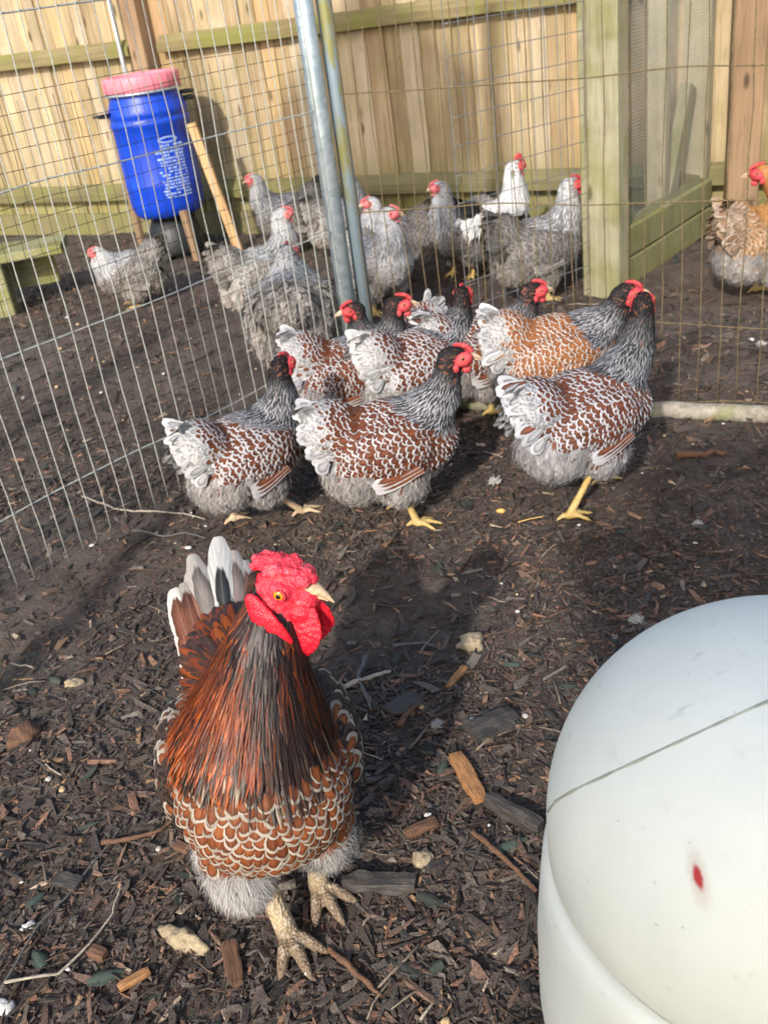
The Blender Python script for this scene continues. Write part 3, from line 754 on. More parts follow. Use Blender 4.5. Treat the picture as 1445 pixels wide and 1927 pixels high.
# ------------------------------------------------------------------ hens
PAL = {}
PAL['laced'] = dict(base=((.095, .026, .012), (.17, .050, .019)), edge=((.38, .37, .39), (.52, .50, .50)), lw=.82, hb=(.018, .018, .021), he=(.33, .33, .35), top=(.012, .012, .014), tail=((.34, .34, .36), (.54, .53, .52)), fluff=((.19, .18, .175), (.34, .32, .30)), white=.75, breast=(.15, .045, .017), under='under_brown')
PAL['laced_red'] = dict(PAL['laced'], base=((.22, .075, .025), (.36, .14, .05)), edge=((.46, .40, .36), (.58, .52, .47)), lw=.82, white=.75, breast=(.34, .12, .035))
PAL['laced_grey'] = dict(PAL['laced'], base=((.105, .033, .018), (.165, .055, .027)), edge=((.36, .36, .40), (.52, .51, .53)), lw=.78, white=.65, tail=((.32, .33, .36), (.50, .50, .52)), fluff=((.20, .195, .20), (.34, .33, .33)), hb=(.012, .013, .016), he=(.23, .235, .25))
PAL['laced_white'] = dict(PAL['laced'], lw=.72, edge=((.42, .41, .42), (.54, .52, .53)), white=.9, tail=((.40, .40, .40), (.56, .55, .54)))
PAL['silver'] = dict(base=((.13, .115, .10), (.20, .18, .16)), edge=((.22, .20, .185), (.32, .30, .28)), lw=.72, hb=(.17, .17, .175), he=(.52, .52, .53), top=(.50, .50, .51), tail=((.05, .045, .04), (.10, .09, .08)), fluff=((.16, .14, .12), (.28, .25, .22)), white=.0, breast=(.24, .22, .20), under='under_grey')
PAL['silver_pale'] = dict(PAL['silver'], tail=((.17, .15, .135), (.27, .25, .22)), base=((.20, .18, .16), (.30, .28, .25)), edge=((.30, .28, .26), (.46, .44, .42)), breast=(.44, .43, .42), fluff=((.24, .21, .19), (.40, .37, .33)))
PAL['cock'] = dict(PAL['silver'], base=((.010, .011, .012), (.02, .021, .022)), edge=((.014, .015, .017), (.03, .03, .03)), hb=(.55, .55, .54), he=(.80, .80, .79), top=(.75, .75, .75), tail=((.01, .01, .012), (.03, .03, .03)), breast=(.012, .013, .014), fluff=((.07, .065, .06), (.16, .15, .14)))
PAL['buff'] = dict(base=((.22, .12, .06), (.36, .20, .10)), edge=((.34, .22, .13), (.48, .33, .21)), lw=.70, hb=(.42, .20, .06), he=(.55, .32, .12), top=(.45, .20, .06), tail=((.22, .14, .085), (.42, .33, .26)), fluff=((.20, .19, .18), (.32, .30, .28)), white=.12, breast=(.36, .19, .08), under='under_grey')

def hen(name, label, group, px, py, heading, pal, size=1.0, head=(.185, 0, .43), hyaw=0.0, hpitch=0.0, near=True, legs=None, zc=.2, comb=1.0, crouch=0.0, detail=1.0, skin='hen_skin', leg_m='leg_yellow', pitch=0.0, fluffy=1.0, saddle=None, rise=0.0, tailk=1.0, lowz=.135):
    nk = 1.0 if near else 1.22
    p = PAL[pal]
    c = at(px, py, zc*size)
    gz = float(hgt(c[0], c[1]))
    root = empty(name, (c[0], c[1], gz - crouch + rise), math.radians(heading), label, 'chicken', group)
    root.scale = (size,)*3
    hx, hy, hz = head; HR = rotm(hyaw, hpitch)
    PR = rotm(0, pitch); piv = np.array([0, 0, .19])
    def bp(x, y, z): return (PR @ (np.array([x, y, z]) - piv)) + piv
    def E(c_, r_, pit=0): return (bp(*c_), r_, rotm(0, pitch + pit))
    Nb = bp(.085, 0, .25); Nh = np.array([hx, hy, hz]) + HR @ np.array([-.012, 0, -.018])
    mid = (Nb + Nh)*.5 + np.array([.026, 0, -.004])
    balls = [E((0, 0, .21), (.160, .118, .118), .10), E((.075, 0, .215), (.108, .104, .105)), E((-.128, 0, .282), (.092, .088, .075), -.70), E((-.095, 0, .165), (.100, .108, .088)), E((.0, .06, .125), (.068, .052, .066)), E((.0, -.06, .125), (.068, .052, .066))]
    for s_ in (-1, 1): balls.append(E((-.015, s_*.092, .222), (.128, .042, .074), .12))
    balls += chain([Nb, mid, Nh], [.080*min(nk, 1.1), .049*nk, .033*nk], 8) + [(np.array([hx, hy, hz]) + HR @ np.array([.002, 0, .003]), (.039, .0285, .032), HR), (np.array([hx, hy, hz]) + HR @ np.array([-.014, 0, -.002]), (.033, .030, .031), HR)]
    P, T, N = smooth_blob(balls, .011 if near else .014, 7)
    obj('body', raw_mesh('body', P - N*.0045, T), MAT[p['under']], root)
    # ---- feathers
    n0 = int((15000 if near else 6500)*detail)
    S, Nn = sample(P, T, N, n0)
    ax = nrmz(Nh - Nb); Ln = np.linalg.norm(Nh - Nb)
    # neck parameter along the bent neck line
    d1 = nrmz(mid-Nb); d2 = nrmz(Nh-mid)
    tn = ((S - Nb) @ ax)/Ln
    rad = np.linalg.norm(S - (Nb + np.clip(tn, 0, 1.2)[:, None]*(Nh-Nb)), axis=1)
    isneck = (tn > .14) & (S[:, 2] > Nb[2] - .01) & (rad < .125)
    wneck = sstep(.12, .45, tn)*(S[:, 2] > Nb[2] - .03)
    q = (S - piv) @ PR + piv         # body frame (undo pitch)
    fz = np.where(q[:, 2] < .19, -.7, -.12) + .75*sstep(-.06, -.16, q[:, 0])*sstep(.22, .28, q[:, 2]) - 1.6*sstep(.10, .18, q[:, 0])
    fb = np.stack([-np.ones(len(S)), np.zeros(len(S)), fz], 1) @ PR.T
    flow = nrmz(nrmz(fb)*(1-wneck)[:, None] - ax*wneck[:, None] + np.array([0, 0, -.10]))
    flow = nrmz(flow + np.array([0, 0, -1.6])*np.clip((flow*Nn).sum(1), 0, 1)[:, None])
    headz = np.linalg.norm(S - np.array([hx, hy, hz]), axis=1) < .050
    low = (q[:, 2] < lowz + .02*vnoise3(q*25)) | ((q[:, 0] < -.07) & (q[:, 2] < .20))
    wingish = (((q[:, 0]+.015)/.135)**2 + ((q[:, 2]-.222)/.082)**2 < 1) & (np.abs(q[:, 1]) > .085) & ~isneck
    zone = np.where(headz, 0, np.where(isneck, 1, np.where(low, 3, np.where(wingish, 4, 2))))
    k_ = 1.0 if near else 1.45
    rd = np.choose(zone, [.0048, .0074, .0108, .0085, .0114])*k_
    kp = thin(S, rd); S, Nn, flow, zone, q, tn = S[kp], Nn[kp], flow[kp], zone[kp], q[kp], tn[kp]
    R1 = rng.random(len(S)); R2 = rng.random(len(S))
    base = lerp(p['base'][0], p['base'][1], R1); edge = lerp(p['edge'][0], p['edge'][1], R2)
    fr_ = sstep(.06, .14, q[:, 0])*sstep(.30, .22, q[:, 2]); base = base*(1-.7*fr_)[:, None] + np.array(p['breast'])*(.7*fr_)[:, None]
    rear = sstep(-.105, -.20, q[:, 0] + .03*vnoise3(q*18)); wh = lerp(p['tail'][0], p['tail'][1], R2)
    kk = np.clip(rear*(.35 + p['white']*1.1), 0, 1)*(R1 > rear*.0)
    base = np.where((R1 < kk)[:, None] | (rear > .85)[:, None], wh*(.75 + .25*R1[:, None]), base); edge = edge*(1-rear)[:, None] + wh*rear[:, None]
    lw = p['lw'] + rng.normal(0, .05, len(S)) - .15*rear
    body, hack, fl, head_f = Plume(), Plume(), Plume(), Plume()
    wing = {1: Plume(), -1: Plume()}
    rows, cols = (5, 5) if near else (3, 3)
    m = zone == 2
    body.add(S[m], Nn[m], flow[m], rng.uniform(.028, .038, m.sum())*k_, rng.uniform(.019, .026, m.sum())*k_, base[m], edge[m], lw[m], .17, .06, .34, 'round', rows, cols, .3, .06)
    for s_ in (1, -1):
        m = (zone == 4) & (np.sign(q[:, 1]) == s_)
        wing[s_].add(S[m], Nn[m], (np.array([-1, 0, -.22]) @ PR.T)[None] + np.zeros((m.sum(), 3)), rng.uniform(.032, .042, m.sum())*k_, rng.uniform(.021, .028, m.sum())*k_, base[m], edge[m], lw[m] + .02, .16, .06, .32, 'round', rows, cols, .3, .05)
        # flight feathers along the lower edge of the folded wing
        for i in range(8):
            z = .166 + i*.0088; x = .060 - i*.007
            r0 = bp(x, s_*(.118 + .004*math.sin(i)), z); d = PR @ np.array([-.99, s_*(-.10), -.10 - .012*(8-i)]); nn = PR @ np.array([0, s_*1.0, .15])
            bc = lerp(p['breast'], p['base'][1], np.array([random.random()]))[0]
            wing[s_].add(np.array([r0]), np.array([nrmz(nn)]), np.array([d]), rng.uniform(.128, .14) - i*.003, .028, bc*1.15, p['edge'][1], .72, .05 + .01*(8-i)/8, .03, .15, 'broad', 8, 5, 0.0, .02)
    m = zone == 1
    hL = np.where(tn > .75, .022, .040)*rng.uniform(.85, 1.15, len(S)); dk = sstep(.55, .95, tn)
    hb = lerp(p['hb'], p['top'], dk); he = lerp(p['he'], p['top'], dk*.85)*(.7 + .6*R2[:, None])
    hack.add(S[m], Nn[m], flow[m], hL[m]*k_, rng.uniform(.009, .013, m.sum())*k_, hb[m], he[m], .55, .14, .05, .3, 'point', 4, 3, .3, .10)
    m = zone == 0
    head_f.add(S[m], Nn[m], (HR @ np.array([-1, 0, -.1]))[None] + np.zeros((m.sum(), 3)), .013*k_, .007*k_, np.array(p['top'])*(.8 + .5*R1[m, None]), np.array(p['top'])*1.15, .6, .12, .05, .2, 'point', 3, 3, .3, .12)
    m = zone == 3
    fc = lerp(p['fluff'][0], p['fluff'][1], R1)
    mixb = (R2 > .80)[:, None]*(p['white'] > 0)*(q[:, 2] > .10)[:, None]
    nn_ = m.sum()
    fdir = flow[m] + np.array([0, 0, -.9]); 
    fl.add(S[m], Nn[m], fdir, rng.uniform(.026, .042, nn_), rng.uniform(.010, .018, nn_)*k_, np.where(mixb[m], base[m]*.9, fc[m]), fc[m]*1.15, .6, .30, .10, .2, 'round', 4, 3, .25, .35)
    # wisps
    idx = np.where(m)[0]; idx = np.repeat(idx, 9 if near else 3)
    wp = S[idx] + rng.normal(0, .006, (len(idx), 3)); fl.add(wp, Nn[idx], flow[idx] + np.array([0, 0, -1.0]) + rng.normal(0, .35, (len(idx), 3)), rng.uniform(.016, .034, len(idx))*fluffy, rng.uniform(.0008, .0017, len(idx))*(1 if near else 2.2), fc[idx]*1.05, fc[idx]*1.2, .6, .42, .12, .1, 'strand', 3, 2, .2, .45)
    # ---- tail
    tail = Plume()
    for s_ in (1, -1):
        for i in range(9):
            r0 = bp(-.135 - .004*i, s_*(.010 + .008*i), .325 - .011*i); d = PR @ np.array([-.74, s_*(.04 + .03*i), .74 - .16*i]); nn = PR @ np.array([-.25, s_*1.0, .45 - .03*i])
            wc = lerp(p['tail'][0], p['tail'][1], np.array([random.random()]))[0]
            cc_ = wc*.8 if random.random() < .9 or p['white'] == 0 else np.array(p['base'][1])
            tail.add(np.array([r0]), np.array([nrmz(nn)]), np.array([d]), (.100 - .007*i)*tailk, .034*tailk, cc_, wc*1.1, .70, .02, .12, .22, 'round', 8, 5, 0.0, .09)
        for i in range(46):
            a, b = random.random(), random.random()
            r0 = bp(-.11 - .06*a, s_*(.012 + .062*b), .345 - .11*b + .03*a); d = PR @ np.array([-.80, s_*.15, .66 - .80*b]); nn = PR @ np.array([-.15, s_*(.5 + .5*b), .75 - .5*b])
            wc = lerp(p['tail'][0], p['tail'][1], np.array([random.random()]))[0]
            cc_ = wc if random.random() < .35 + .6*a*p['white'] or p['white'] == 0 else np.array(p['base'][random.randint(0, 1)])
            tail.add(np.array([r0]), np.array([nrmz(nn)]), np.array([d]), (.056 + .018*a)*(.4 + .6*tailk), .027, cc_*random.uniform(.75, 1.05), wc*random.uniform(.9, 1.15), .64, .10, .16, .22, 'round', 6, 5, .1, .16)
    if saddle is not None:
        for s_ in (1, -1):
            for i in range(90):
                a = random.random(); b = random.random()
                r0 = bp(-.02 - .13*a, s_*(.02 + .09*b), .325 - .03*b); d = PR @ np.array([-.9, s_*(.35 + .2*b), -.25 - .9*b]); nn = PR @ np.array([-.1, s_*(.4 + .6*b), .8 - .5*b])
                body.add(np.array([r0]), np.array([nrmz(nn)]), np.array([d]), .10 + .03*random.random(), .013, np.array(saddle)*.85, np.array(saddle)*1.05, .5, .12, .10, .2, 'point', 5, 3, .1, .12)
    body.build('body_plumage', MAT['feather'], root, 'stuff'); hack.build('neck_hackle', MAT['feather'], root, 'stuff'); head_f.build('head_plumage', MAT['feather'], root, 'stuff')
    fl.build('belly_fluff', MAT['fluff'], root, 'stuff'); tail.build('tail', MAT['feather'], root)
    for s_ in (1, -1): wing[s_].build('wing', MAT['feather'], root)
    # ---- head furniture
    H0 = np.array([hx, hy, hz]) + HR @ np.array([.004, 0, 0]); HR = HR*1.15
    mb = MB()
    for s_ in (1, -1):
        V, Q = ellip((.016, s_*.0125, -.002), (.0235, .0150, .0165), rotm(0, .25), 18, 12, .16, 110, s_*3); mb.add(xf(V, HR, H0), Q)
        V, Q = ellip((.000, s_*.0215, -.018), (.0075, .006, .0105), None, 10, 7, .1, 60, 1); mb.add(xf(V, HR, H0), Q)
    obj('face', mb.mesh('face'), MAT[skin], root)
    comb = comb*.5 if comb < 2 else comb
    mb = MB()
    for i in range(9):
        k = i/8; V, Q = ellip((.036 - .034*k, random.uniform(-.0012, .0012), .0125 + .0155*k**.6 + .004*math.sin(k*PI)*comb), (.0062, .0026 + .0022*comb, .0032 + .0045*comb*math.sin(.25 + k*2.6)), None, 8, 6, .2, 60, i); mb.add(xf(V, HR, H0), Q)
    obj('comb', mb.mesh('comb'), MAT[skin], root)
    for s_ in (1, -1):
        V, Q = ellip((.024, s_*.009, -.026), (.0100, .0045, .0115*comb**.5), rotm(0, .2), 12, 8, .12, 60, 4); obj('wattle', raw_mesh('wattle', xf(V, HR, H0), Q), MAT[skin], root)
    bk = beak_mesh(.030 if near else .021, .0092 if near else .0072); bk.v = [xf(v + np.array([.0325, 0, -.0005]), HR, H0) for v in bk.v]; obj('beak', bk.mesh('beak'), MAT['beak_pale'], root)
    for s_ in (1, -1):
        V, Q = ellip((.015, s_*.0255, .004), (.0044, .0028, .0044), None, 12, 9); e = obj('eye', raw_mesh('eye', xf(V, HR, H0), Q), MAT['hen_iris'], root)
        V, Q = ellip((.0153, s_*.0276, .004), (.0027, .0014, .0027), None, 8, 7); obj('pupil', raw_mesh('pupil', xf(V, HR, H0), Q), MAT['pupil'], e)
    for i, s_ in enumerate((1, -1)):
        fx, fyaw, lift = (legs or ((.01, .1, 0), (.01, -.1, 0)))[i]
        obj('leg', leg_mesh((0.0, s_*.058, .10), (fx, s_*.060, .004 + lift + crouch - rise), fyaw, .0095, 1.0, vox=.004 if near else .006), MAT[leg_m], root)
    return root

GF = 'silver-laced reddish hens gathered in front of the wire fence'
GB = 'grey silver-necked chickens behind the wire mesh'

# nearest group (right flank towards the camera)
hen('chicken', 'laced hen with dark neck and white rump, leftmost of the front group', GF, 472, 866, 33, 'laced_white', .92, head=(.150, 0, .420), hyaw=.45, rise=.022, legs=((-.07, .2, 0), (.10, -.1, 0)), leg_m='leg_pale', comb=.8, pitch=.05)
hen('chicken', 'laced hen in the middle looking right with bright red face and one yellow foot showing', GF, 738, 846, 4, 'laced', .98, head=(.180, -.01, .415), hyaw=-.12, hpitch=-.05, rise=.022, legs=((.0, .2, 0), (.035, -.1, 0)), comb=1.1, pitch=.10)
hen('chicken', 'tall grey-laced hen at right, black neck, face turned away, both yellow legs showing', GF, 1104, 824, 20, 'laced_grey', .96, head=(.186, .02, .45), hyaw=.95, rise=.042, legs=((.085, .25, 0), (-.10, -.15, 0)), comb=.6, pitch=.12)
hen('chicken', 'rusty red laced hen with white tail, neck stretched forward, behind the tall grey hen', GF, 1044, 680, 3, 'laced_red', 1.0, head=(.205, -.02, .365), hyaw=-.1, legs=((.02, .1, 0), (.0, -.1, 0)), comb=1.0)
hen('chicken', 'white-rumped laced hen behind the middle hen, dark head turned away', GF, 788, 700, 26, 'laced_white', .98, head=(.185, .01, .385), hyaw=.8, comb=.7, legs=((.02, .1, 0), (.0, -.1, 0)))
hen('chicken', 'laced hen with long curved white tail whose grey neck rises beside the steel pole', GF, 660, 712, 8, 'laced', .95, head=(.175, -.01, .405), hyaw=-.1, comb=1.0, legs=((.02, .1, 0), (.0, -.1, 0)), pitch=-.06)
hen('chicken', 'rearmost laced hen looking right before the grey mesh panel, only its head clear', GF, 905, 668, 12, 'laced', .95, head=(.185, -.01, .375), hyaw=-.1, comb=1.1, legs=((.02, .1, 0), (.0, -.1, 0)), detail=.7)
hen('chicken', 'dark-headed hen looking left under the foot of the steel pole', GF, 745, 672, 200, 'laced', .86, head=(.140, .0, .40), hyaw=-.15, comb=1.3, legs=((.02, .1, 0), (.0, -.1, 0)), detail=.7)

# flock behind the wire
hen('chicken', 'small grey hen crouching with tucked white neck, leftmost behind the mesh', GB, 245, 512, 195, 'silver', .92, near=False, head=(.135, 0, .345), zc=.17, crouch=.03, comb=.2, skin='pale_skin')
hen('chicken', 'dark grey hen looking left at the foot of the board fence, right of the drum', GB, 545, 408, 190, 'silver', 1.0, near=False, head=(.150, 0, .42), comb=.2, skin='pale_skin')
hen('chicken', 'pale grey hen with upright white neck looking right, behind the fluffy one', GB, 495, 525, 20, 'silver_pale', 1.0, near=False, head=(.130, 0, .435), comb=.2, skin='pale_skin', hyaw=-.2)
hen('chicken', 'large fluffy grey hen seen from behind with its white head bowed', GB, 552, 602, 86, 'silver_pale', 1.2, near=False, head=(.10, 0, .36), hyaw=-.2, comb=.2, fluffy=1.3, tailk=.15, lowz=.40, skin='pale_skin', pitch=.1)
hen('chicken', 'grey-necked hen half hidden right behind the lichen-streaked pole', GB, 640, 420, 20, 'silver_pale', .9, near=False, head=(.09, 0, .42), comb=.2, skin='pale_skin', hyaw=2.2)
hen('chicken', 'grey hen with dark tail looking left over the back of a paler hen', GB, 748, 455, 188, 'silver', .95, near=False, head=(.105, 0, .405), comb=.2, skin='pale_skin', hyaw=.2)
hen('chicken', 'pale grey hen with feathered feet facing the camera just right of the pole', GB, 715, 502, -62, 'silver_pale', 1.0, near=False, head=(.115, .01, .425), comb=.2, skin='pale_skin', hyaw=.55, pitch=.18)
hen('chicken', 'slim grey hen with white neck looking left, beside the edge of the mesh panel', GB, 868, 440, 222, 'silver', .98, near=False, head=(.120, 0, .44), comb=.2, skin='pale_skin', hyaw=-.5, pitch=.15)
hen('chicken', 'white-necked black rooster with tall red comb behind the mesh panel', GB, 928, 428, 22, 'cock', 1.02, near=False, head=(.120, -.01, .455), comb=2.4, hyaw=-.1, saddle=(.74, .74, .72))
hen('chicken', 'grey hen with white hackle looking right beside the green post', GB, 1012, 465, 12, 'silver', 1.05, near=False, head=(.145, 0, .425), comb=.8, skin='hen_skin', hyaw=-.2)
hen('chicken', 'buff and grey hen with pale tail looking back left at the right edge', 'buff hen apart from the others', 1444, 452, 14, 'buff', 1.08, near=True, detail=.7, head=(-.045, -.02, .44), comb=.9, hyaw=2.4, skin='hen_skin')
for o in COL.objects:
    if o.get('group') == 'buff hen apart from the others': del o['group']

# ------------------------------------------------------------------ the rooster in front
RX, RY, RH = -.228, 1.06, -82
rt = empty('rooster', (RX, RY, float(hgt(RX, RY))), math.radians(RH), 'big rooster with orange-black neck, laced breast and large red comb in the foreground', 'rooster')
H0 = np.array([.008, .080, .572]); HR = rotm(math.radians(60), -.18)
neck = [np.array([.045, 0, .345]), np.array([.03, .028, .44]), H0 + HR @ np.array([-.012, 0, -.022])]
balls = [((-.03, 0, .275), (.165, .128, .122), rotm(0, .28)), ((.065, 0, .29), (.118, .126, .122), None), ((-.15, 0, .335), (.10, .092, .08), rotm(0, -.5)), ((-.10, 0, .215), (.10, .112, .09), None),
         ((.03, .062, .18), (.068, .056, .085), None), ((.045, -.062, .175), (.068, .056, .085), None)]
for s_ in (-1, 1): balls.append(((-.035, s_*.108, .275), (.135, .042, .080), rotm(0, .15)))
balls += chain(neck, [.112, .070, .034], 9) + [(H0, (.036, .026, .028), HR), (H0 + HR @ np.array([-.016, 0, -.004]), (.032, .028, .028), HR)]
P, T, N = smooth_blob(balls, .009, 6)
obj('body', raw_mesh('body', P - N*.005, T), MAT['under_dark'], rt)
S, Nn = sample(P, T, N, 46000)
Nb, Nh = neck[0], neck[2]
d01 = nrmz(neck[1]-neck[0]); d12 = nrmz(neck[2]-neck[1]); L01 = np.linalg.norm(neck[1]-neck[0]); L12 = np.linalg.norm(neck[2]-neck[1])
t1 = np.clip(((S-neck[0]) @ d01)/L01, -1, 1); t2 = np.clip(((S-neck[1]) @ d12)/L12, 0, 1.4); tn = (t1 + t2)   # 0 base .. 2 head
axd = nrmz(d01[None]*(1-sstep(.6, 1.3, tn))[:, None] + d12[None]*sstep(.6, 1.3, tn)[:, None])
headz = np.linalg.norm((S - H0)*np.array([1, 1, 1.0]), axis=1) < .050
Lh = (S - H0) @ HR
facez = (Lh[:, 0] > -.030) & (Lh[:, 2] < .020) & (Lh[:, 2] > -.042) & (np.abs(Lh[:, 1]) > .008) & (np.linalg.norm(Lh, axis=1) < .065)
isneck = (tn > .05) & (S[:, 2] > .362) & (S[:, 0] > -.10)
wing_e = (((S[:, 0]+.035)/.145)**2 + ((S[:, 2]-.275)/.09)**2 < 1) & (np.abs(S[:, 1]) > .10) & ~isneck
low = (S[:, 2] < .155 + .012*vnoise3(S*30)) | ((S[:, 0] < -.05) & (S[:, 2] < .24))
back = (S[:, 0] < -.06) & (S[:, 2] > .31) & ~isneck
zone = np.where(headz, 0, np.where(isneck, 1, np.where(low, 3, np.where(wing_e, 4, np.where(back, 5, 2)))))
fz = np.where(S[:, 2] < .22, -.7, -.2) - 2.2*sstep(.05, .15, S[:, 0]) + .5*sstep(-.1, -.2, S[:, 0])
fb = nrmz(np.stack([-np.ones(len(S)), np.zeros(len(S)), fz], 1))
wn = sstep(-.1, .25, tn)*(S[:, 2] > .32)
flow = nrmz(fb*(1-wn)[:, None] - axd*wn[:, None] + np.array([0, 0, -.25])*wn[:, None])
rd = np.choose(zone, [.0042, .0056, .0112, .0075, .012, .0075])
kp = thin(S, rd); kp = kp[~facez[kp]]; S, Nn, flow, zone, tn = S[kp], Nn[kp], flow[kp], zone[kp], tn[kp]
R1, R2, R3 = rng.random(len(S)), rng.random(len(S)), rng.random(len(S))
breast, hackle, fluff, saddle, headp = Plume(), Plume(), Plume(), Plume(), Plume()
wg = {1: Plume(), -1: Plume()}
ob = lerp((.13, .034, .011), (.25, .070, .019), R1); oe = lerp((.26, .225, .18), (.42, .37, .31), R2)
m = zone == 2
breast.add(S[m], Nn[m], flow[m], rng.uniform(.027, .036, m.sum()), rng.uniform(.019, .027, m.sum()), ob[m], oe[m], .80 + rng.normal(0, .05, m.sum()), .15, .05, .25, 'round', 7, 5, .3, .13)
for s_ in (1, -1):
    m = (zone == 4) & (np.sign(S[:, 1]) == s_)
    dk = (R3[m] < .6)[:, None]
    wg[s_].add(S[m], Nn[m], np.array([-1, 0, -.35])[None] + np.zeros((m.sum(), 3)), rng.uniform(.036, .048, m.sum()), rng.uniform(.024, .03, m.sum()), np.where(dk, (.03, .015, .012), ob[m]), np.where(dk, (.05, .035, .03), oe[m]), .66, .14, .05, .25, 'round', 6, 5, .3, .1)
    for i in range(9):
        wg[s_].add(np.array([[.045 - i*.008, s_*(.143), .205 + i*.008]]), np.array([nrmz(np.array([0., s_, .2]))]), np.array([[-.98, s_*-.05, -.22]]), .16, .026, (.02, .016, .015), (.45, .42, .40), .80, .05, .04, .2, 'broad', 8, 5, 0, .03)
m = zone == 1
# hackle: dark shaft stripe with orange border; side shade is painted in too: bird's right (picture left) brighter, its left darker
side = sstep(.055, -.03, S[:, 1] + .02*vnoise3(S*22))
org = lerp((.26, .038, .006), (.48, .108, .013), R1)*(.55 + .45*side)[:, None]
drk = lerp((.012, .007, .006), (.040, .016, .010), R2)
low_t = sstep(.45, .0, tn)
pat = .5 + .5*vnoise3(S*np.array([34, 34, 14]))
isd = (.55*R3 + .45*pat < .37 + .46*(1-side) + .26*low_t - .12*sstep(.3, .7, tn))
pale = (R3 > .90) & (tn < .5)
he = np.where(isd[:, None], drk*1.6, org); he = np.where(pale[:, None], lerp((.22, .15, .09), (.40, .32, .23), R1), he)
hb = np.where(isd[:, None], drk*.6, lerp((.03, .012, .008), (.16, .03, .008), R2))
lw = np.where(isd, .62, .38 + .3*R2)
hl = np.where(tn > 1.3, .036, np.where(tn > .7, .060, .070))*rng.uniform(.75, 1.15, len(S))
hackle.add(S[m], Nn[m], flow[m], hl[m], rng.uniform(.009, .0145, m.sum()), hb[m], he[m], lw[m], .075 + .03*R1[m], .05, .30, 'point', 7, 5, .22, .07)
idx = np.repeat(np.where(m & (tn < 1.5))[0], 2)       # loose fine strands over it
n_ = len(idx)
hackle.add(S[idx] + rng.normal(0, .004, (n_, 3)), Nn[idx], flow[idx], hl[idx]*rng.uniform(.8, 1.2, n_), rng.uniform(.0010, .0020, n_), hb[idx]*1.2, he[idx]*rng.uniform(.55, 1.1, n_)[:, None], .35, rng.uniform(.09, .125, n_), .06, .1, 'point', 6, 2, .2, .07)
m = zone == 0
headp.add(S[m], Nn[m], flow[m]*.3 + (HR @ np.array([-1, 0, -.25]))[None], .017, .0048, np.array([.014, .009, .008])*(1 + R1[m, None]), lerp((.035, .018, .012), (.12, .04, .015), R2[m]), .5, .13, .05, .2, 'point', 4, 3, .3, .15)
m = zone == 5
saddle.add(S[m], Nn[m], np.array([-.85, 0, -.35])[None] + np.stack([0*S[m, 0], S[m, 1]*6, 0*S[m, 0]], 1), rng.uniform(.05, .08, m.sum()), rng.uniform(.011, .016, m.sum()), np.where((R3[m] < .6)[:, None], drk[m], org[m]*.25), np.where((R3[m] < .55)[:, None], org[m]*.5, drk[m]*2), .45, .07, .08, .3, 'round', 6, 3, .2, .09)
m = zone == 3
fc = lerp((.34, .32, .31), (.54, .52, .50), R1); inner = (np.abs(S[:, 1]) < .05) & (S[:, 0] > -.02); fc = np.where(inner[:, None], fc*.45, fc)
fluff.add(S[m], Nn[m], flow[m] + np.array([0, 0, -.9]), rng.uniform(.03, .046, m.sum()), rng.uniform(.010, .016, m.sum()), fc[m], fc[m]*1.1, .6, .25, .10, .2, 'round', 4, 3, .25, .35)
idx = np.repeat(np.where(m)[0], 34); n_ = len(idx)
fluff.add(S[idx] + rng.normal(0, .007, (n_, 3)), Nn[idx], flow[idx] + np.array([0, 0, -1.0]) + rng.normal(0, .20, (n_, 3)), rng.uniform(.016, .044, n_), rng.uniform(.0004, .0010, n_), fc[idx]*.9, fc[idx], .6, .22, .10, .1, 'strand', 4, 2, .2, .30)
# lower thigh tufts
for (cx, cy, cz, rr) in ((.075, -.060, .14, .042), (.050, .064, .150, .033), (.02, -.075, .14, .045)):
    V, Q = ellip((cx, cy, cz), (rr, rr*.9, rr*1.15), None, 30, 20); k = rng.permutation(len(V)); V = V[k]
    nn = nrmz(V - np.array([cx, cy, cz])); idx = np.repeat(np.arange(len(V)), 26); n_ = len(idx); f_ = lerp((.38, .365, .355), (.58, .56, .54), rng.random(n_))
    fluff.add(V[idx] + rng.normal(0, .005, (n_, 3)), nn[idx], np.array([-.1, 0, -1.0])[None] + rng.normal(0, .18, (n_, 3)), rng.uniform(.018, .044, n_), rng.uniform(.0004, .0010, n_), f_*.9, f_, .6, .18, .10, .1, 'strand', 4, 2, .2, .3)
# tail: broad feathers, grey-white edged brown, one black and white on top
tl_ = Plume()
TF = [(-.075, .62, .17, (.10, .035, .022), (.27, .25, .23)), (-.055, .70, .18, (.16, .07, .05), (.32, .30, .27)), (-.035, .82, .20, (.17, .15, .14), (.32, .30, .28)), (-.02, .95, .21, (.02, .025, .03), (.42, .42, .41)), (-.005, .90, .20, (.15, .13, .12), (.30, .29, .27)), (.01, .85, .19, (.15, .12, .11), (.29, .27, .26)), (.028, .75, .18, (.12, .06, .055), (.28, .26, .26)), (.045, .62, .17, (.07, .04, .04), (.20, .18, .18)), (.06, .50, .15, (.05, .03, .03), (.14, .12, .12)), (-.09, .45, .15, (.14, .05, .03), (.55, .52, .48))]
for j, (yy, up_, L, b, e) in enumerate(TF):
    for dup_ in range(3):
        tl_.add(np.array([[-.165 + .02*dup_, yy*.75 + random.uniform(-.006, .006), .345 - .012*dup_]]), np.array([nrmz(np.array([.72, yy*3 + random.uniform(-.12, .12), .55]))]), np.array([[-.78, yy*1.7 + .03, up_*.95]]), (L - .012)*random.uniform(.88, 1.04) - .028*dup_, random.uniform(.038, .048), b if not dup_ else np.array(b)*1.1, e, .76 if j != 3 else .50, .05, .26, .45, 'round', 12, 7, 0, .06)
